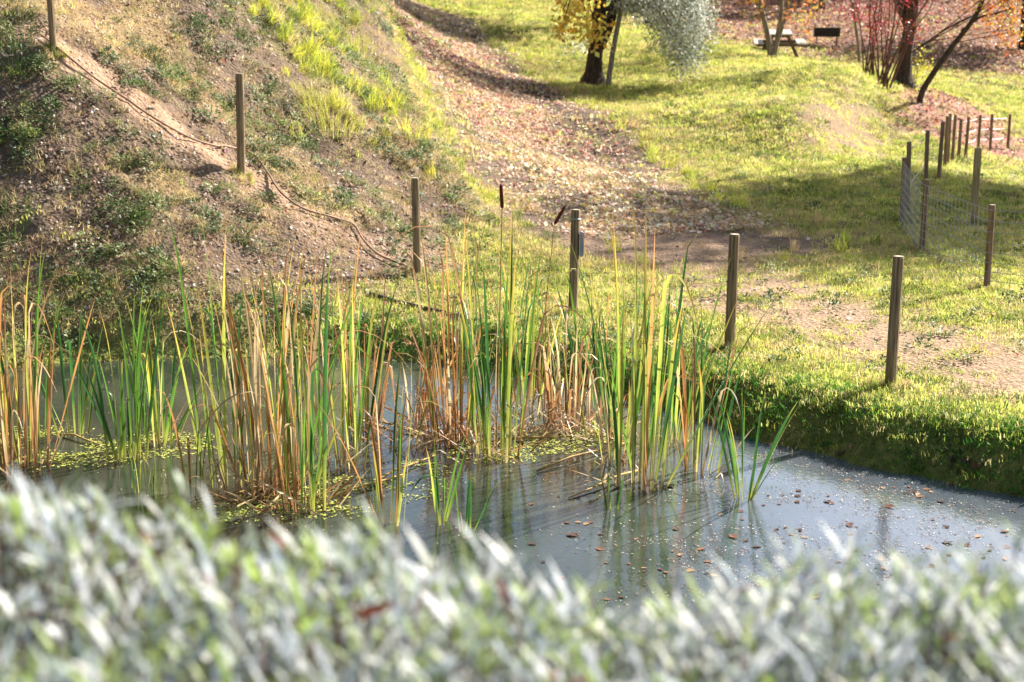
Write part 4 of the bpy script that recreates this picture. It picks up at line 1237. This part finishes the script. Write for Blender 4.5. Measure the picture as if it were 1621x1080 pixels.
# red multi-stemmed shrub
def red_shrub(ub, vb, label, nst, spread, seed, lean):
    r = random.Random(seed); b = ground_at(ub, vb)
    root = thing('red_shrub', b, label, 'shrub', 'red-leaved shrubs below the picnic ground')
    blobs = []
    for k in range(nst):
        t = (k + .5) / nst
        top = off(b, ub + lean - spread / 2 + spread * t + r.uniform(-8, 8), r.uniform(-60, 40), r.uniform(-.8, .8))
        mid = top * .5 + Vector((r.uniform(-.1, .1), 0, r.uniform(0, .15)))
        m = MB().tube(smooth_line([Vector((r.uniform(-.2, .2), r.uniform(-.2, .2), -.1)), mid, top], 3), [.024, .022, .02, .017, .014, .010, .006], 6)
        for q in range(3):
            e = mid.lerp(top, r.uniform(.1, .9)); limb(m, e, e + Vector((r.uniform(-.4, .4), r.uniform(-.4, .4), r.uniform(.3, .9))), .009, .003, r, k=5)
        m.build('stem', M['twig'], root, True)
        blobs.append((top * r.uniform(.75, 1.0), (.35, .4, .3), 1))
    v, f, c = crown_mesh(r, blobs, 620, .065, .045, [lin(160, 52, 68), lin(140, 46, 56), lin(186, 80, 92), lin(160, 66, 58)], .2, .25, 9)
    mesh_obj('crown', v, f, M['foliage'], root, False, c)
red_shrub(1375, 122, 'red-leaved shrub with upright stems, left of a denser one', 8, 60, 11, 5)
red_shrub(1397, 142, 'dense shrub of many fanning stems with crimson leaves', 14, 120, 12, 34)

# trees of the wooded slope behind; crowns above the picture
FAR = [(1303, 16, 'pale-trunked tree on the leafy slope above the barbecue', M['palebark']), (1618, 78, 'dark slim trunk at the right edge on the leafy slope', M['bark']),
       (1120, -12, 'broad tree above the olive at the top of the slope', M['bark']), (1215, -25, 'tree on the slope above the picnic table', M['bark']),
       (1420, -20, 'tree on the slope above the red shrub', M['bark']), (1520, -16, 'tree on the slope behind the leaning tree', M['bark']), (1000, -30, 'tree at the top of the meadow above the dark trunk', M['bark'])]
for k, (u_, v_, lb, bk) in enumerate(FAR):
    b = ground_at(u_, v_); r = random.Random(50 + k); hh = r.uniform(5.5, 7.5)
    tree('slope_tree', lb, b, [([(0, 0, -.3), (r.uniform(-.2, .2), 0, hh * .3), (r.uniform(-.3, .3), 0, hh * .7)], .17, .07)],
         [((r.uniform(-.6, .6), 0, hh * .62), (2.0, 2.0, 1.5), 2), ((r.uniform(-1, 1), r.uniform(-1, 1), hh * .85), (1.6, 1.6, 1.2), 1)],
         4600, .2, .13, [[lin(176, 120, 60), lin(140, 110, 56)], [lin(110, 106, 56), lin(84, 92, 46)], [lin(200, 140, 60), lin(160, 120, 60)]][k % 3], bk, 60 + k, group='trees on the wooded slope')

# tall trees on the hilltop to the left and beyond the right edge: out of frame, mirrored in the pond, shading the slopes
def big_tree(name, label, x_, y_, hh, rad, n, cols, seed, group=None, low=.45):
    r = random.Random(seed); b = Vector((x_, y_, H1(x_, y_)))
    blobs = [((r.uniform(-.5, .5) * rad, r.uniform(-.5, .5) * rad, hh * r.uniform(low, .9)), (rad * .55, rad * .55, rad * .45), 1) for _ in range(7)]
    tree(name, label, b, [([(0, 0, -.3), (.1, 0, hh * .3), (.2, .1, hh * .75)], .24, .09)], blobs, n, .27, .18, cols, M['bark'], seed, group=group, twigs=14)
EV = [lin(84, 100, 58), lin(66, 84, 46), lin(104, 112, 66)]
big_tree('hilltop_tree', 'evergreen tree on top of the left hillside', -9.5, 27, 9, 3.4, 5200, EV, 81, 'trees on the hilltop')
big_tree('hilltop_tree', 'second evergreen on the left hillside, above the footpath', -13, 22, 9, 3.4, 5200, EV, 82, 'trees on the hilltop')
big_tree('hilltop_tree', 'evergreen above the crest of the hillside next to the track', -6.8, 33, 9, 3.0, 5200, EV, 83, 'trees on the hilltop')
big_tree('hilltop_tree', 'farthest evergreen of the hilltop, beside the upper track', -7.5, 45, 10, 3.4, 5200, EV, 84, 'trees on the hilltop')
big_tree('pasture_tree', 'tree standing in the pasture beyond the right fence', 21.3, 34.6, 18.5, 4.6, 15000, EV, 85, None, .68)
big_tree('meadow_tree', 'tree at the top of the meadow, hidden behind the olive tree', 4.7, 53.2, 9.5, 2.8, 6000, EV, 86, None, .55)

# ------------------------------------------------------------------ distinct tussocks on the hillside
def tussock(ub, vb, size, n, cols, label, seed, wide=.008, group='grass tussocks on the hillside'):
    r = random.Random(seed); b = ground_at(ub, vb)
    v = []; f = []; cs = []
    for _ in range(int(n * 1.5)):
        a = r.uniform(0, 6.283); q = size * .7 * math.sqrt(r.random()); hh = size * .62 * r.uniform(.4, 1.1)
        bx, by = q * math.cos(a), q * math.sin(a); ln = r.uniform(.1, .9); w_ = wide * r.uniform(.6, 1.3); wd = r.uniform(0, 3.14)
        c = np.array(cols[r.randrange(len(cols))]) * r.uniform(.8, 1.2); i = len(v)
        gz = H1(b.x + bx, b.y + by) - b.z
        for s in range(4):
            t = s / 3; tp = (1 - t * .95) * w_ / 2
            x_ = bx + math.cos(a) * hh * ln * t * t; y_ = by + math.sin(a) * hh * ln * t * t; z_ = gz - .02 + hh * t * (1 - .4 * ln * t)
            v += [(x_ - math.cos(wd) * tp, y_ - math.sin(wd) * tp, z_), (x_ + math.cos(wd) * tp, y_ + math.sin(wd) * tp, z_)]
            cs += [c, c]
        for s in range(3): f.append((i + 2 * s, i + 2 * s + 1, i + 2 * s + 3, i + 2 * s + 2))
    o = mesh_obj('grass_tussock', v, f, M['foliage'], None, False, cs); o.location = b
    tag(o, label, 'grass', group)
YL = [lin(196, 194, 88), lin(170, 178, 72), lin(214, 202, 120)]; DG = [lin(74, 104, 44), lin(100, 124, 56), lin(60, 88, 40)]
for k, (ub, vb, s, n_, cc, lb) in enumerate([
    (525, 195, .55, 260, YL, 'big bright yellow-green grass tussock on the hillside crest'), (500, 160, .42, 160, YL, 'bright tussock just above the biggest yellow one'),
    (505, 115, .42, 150, YL, 'yellow-green tussock halfway up the crest'), (560, 60, .5, 180, YL, 'tall light tussock near the top of the crest'),
    (500, 25, .5, 160, YL, 'yellow tussock at the top edge of the picture on the crest'), (590, 110, .4, 130, YL + DG, 'mixed green tussock on the edge above the track'),
    (22, 95, .42, 170, DG, 'dark green tussock at the left edge below the first post'), (30, 45, .4, 120, DG, 'dark tussock at the top left corner'),
    (12, 350, .4, 130, DG, 'dark leafy tussock low on the left edge of the hillside'), (240, 95, .32, 100, DG, 'dark tussock above the middle of the footpath'),
    (300, 110, .3, 90, DG, 'dark tussock left of the post with the hose'), (370, 45, .34, 110, DG, 'green tussock above the post with the hose'),
    (660, 180, .36, 110, DG + YL, 'green tussock overhanging the track bank'), (620, 150, .34, 100, YL, 'light tussock on the brow beside the track')]):
    tussock(ub, vb, s, n_, cc, lb, 200 + k)

# ------------------------------------------------------------------ silver-leaved hedge in front of the camera
def silver_shrub(x_, y_, top, rad, nst, label, seed):
    r = random.Random(seed); gz = H1(x_, y_)
    root = thing('silver_shrub', (x_, y_, gz), label, 'shrub', 'silver-leaved shrubs in the foreground')
    hh = top - gz
    st = MB(); V = []; F = []; C = []
    cols = [np.array(lin(*c)) for c in ((206, 212, 218), (154, 166, 178), (238, 240, 244), (176, 188, 170), (128, 142, 142), (170, 186, 116), (228, 228, 222))]
    for k in range(int(nst * .72)):
        a = r.uniform(0, 6.283); q = rad * math.sqrt(r.random())
        ex, ey = q * math.cos(a), q * math.sin(a)
        ez = hh * (1 - .07 * (q / rad) ** 2) - abs(r.gauss(0, .06)) + (r.uniform(.01, .05) if r.random() < .10 else 0)
        p0 = Vector((ex * .35, ey * .35, hh * .1)); p1 = Vector((ex, ey, ez * .7)); p2 = Vector((ex + r.gauss(0, .03), ey + r.gauss(0, .03), ez))
        st.tube([p0, p0.lerp(p1, .5), p1, p2], [.004, .0035, .003, .0015], 5, False)
        nl = r.randint(18, 26); greenish = r.random() < .17
        for j in range(nl):
            t = 1 - (j / nl) ** 1.2 * .42
            p = p1.lerp(p2, (t - .58) / .42) if t > .58 else p1
            p = p0.lerp(p1, t) if t < .58 else p
            an = j * 2.4 + r.uniform(-.4, .4); up = r.uniform(.3, 2.6)
            d = Vector((math.cos(an), math.sin(an), up)).normalized(); s = d.cross(Vector((0, 0, 1))).normalized(); nn = s.cross(d)
            L_ = r.uniform(.03, .085) * r.choice((.6, 1, 1)); w_ = r.uniform(.0028, .0062)
            i = len(V)
            V += [p - s * w_ * .3, p + s * w_ * .3, p + d * L_ * .5 + s * w_ - nn * .002, p + d * L_ * .5 - s * w_ - nn * .002, p + d * L_ - nn * L_ * .15]
            F += [(i, i + 1, i + 2, i + 3), (i + 3, i + 2, i + 4)]
            c = cols[r.randrange(7)] if not greenish else cols[5] * np.array((.9, 1.0, .75))
            if r.random() < .008: c = np.array(lin(150, 80, 50))
            c = np.clip(c * r.uniform(.55, 1.15), 0, .9); C += [c] * 5
    st.build('stems', M['twig'], root)
    o = mesh_obj('leaves', V, F, M['silver'], root, False, C); o['kind'] = 'stuff'
SH = [(-.62, 1.75, 2.515, .32, 430, 'tallest silver-leaved shrub at the lower left corner'), (-.22, 1.70, 2.475, .30, 400, 'silver-leaved shrub second from the lower left'),
      (.16, 1.68, 2.39, .30, 380, 'lower silver-leaved shrub at the bottom centre'), (.50, 1.75, 2.42, .30, 400, 'silver-leaved shrub fourth from the lower left'),
      (.86, 1.80, 2.42, .30, 380, 'silver-leaved shrub at the lower right corner'),
      (-.5, 1.25, 2.50, .30, 330, 'silver-leaved shrub nearest the camera on the left'), (0.0, 1.2, 2.42, .30, 330, 'silver-leaved shrub nearest the camera in the middle'), (.48, 1.25, 2.43, .30, 330, 'silver-leaved shrub nearest the camera on the right')]
for k, a in enumerate(SH): silver_shrub(*a, 300 + k)
r = random.Random(9)
v, f = leaf_geom(r, .065, .018)
o = mesh_obj('caught_leaf', v, f, M['wetleaf'], None, False, [lin(134, 66, 42)] * len(v)); o.location = (-.155, 1.60, 2.455); o.rotation_euler = (.5, -.3, .2)
tag(o, 'rust-red dead leaf caught in the silver shrub', 'leaf')
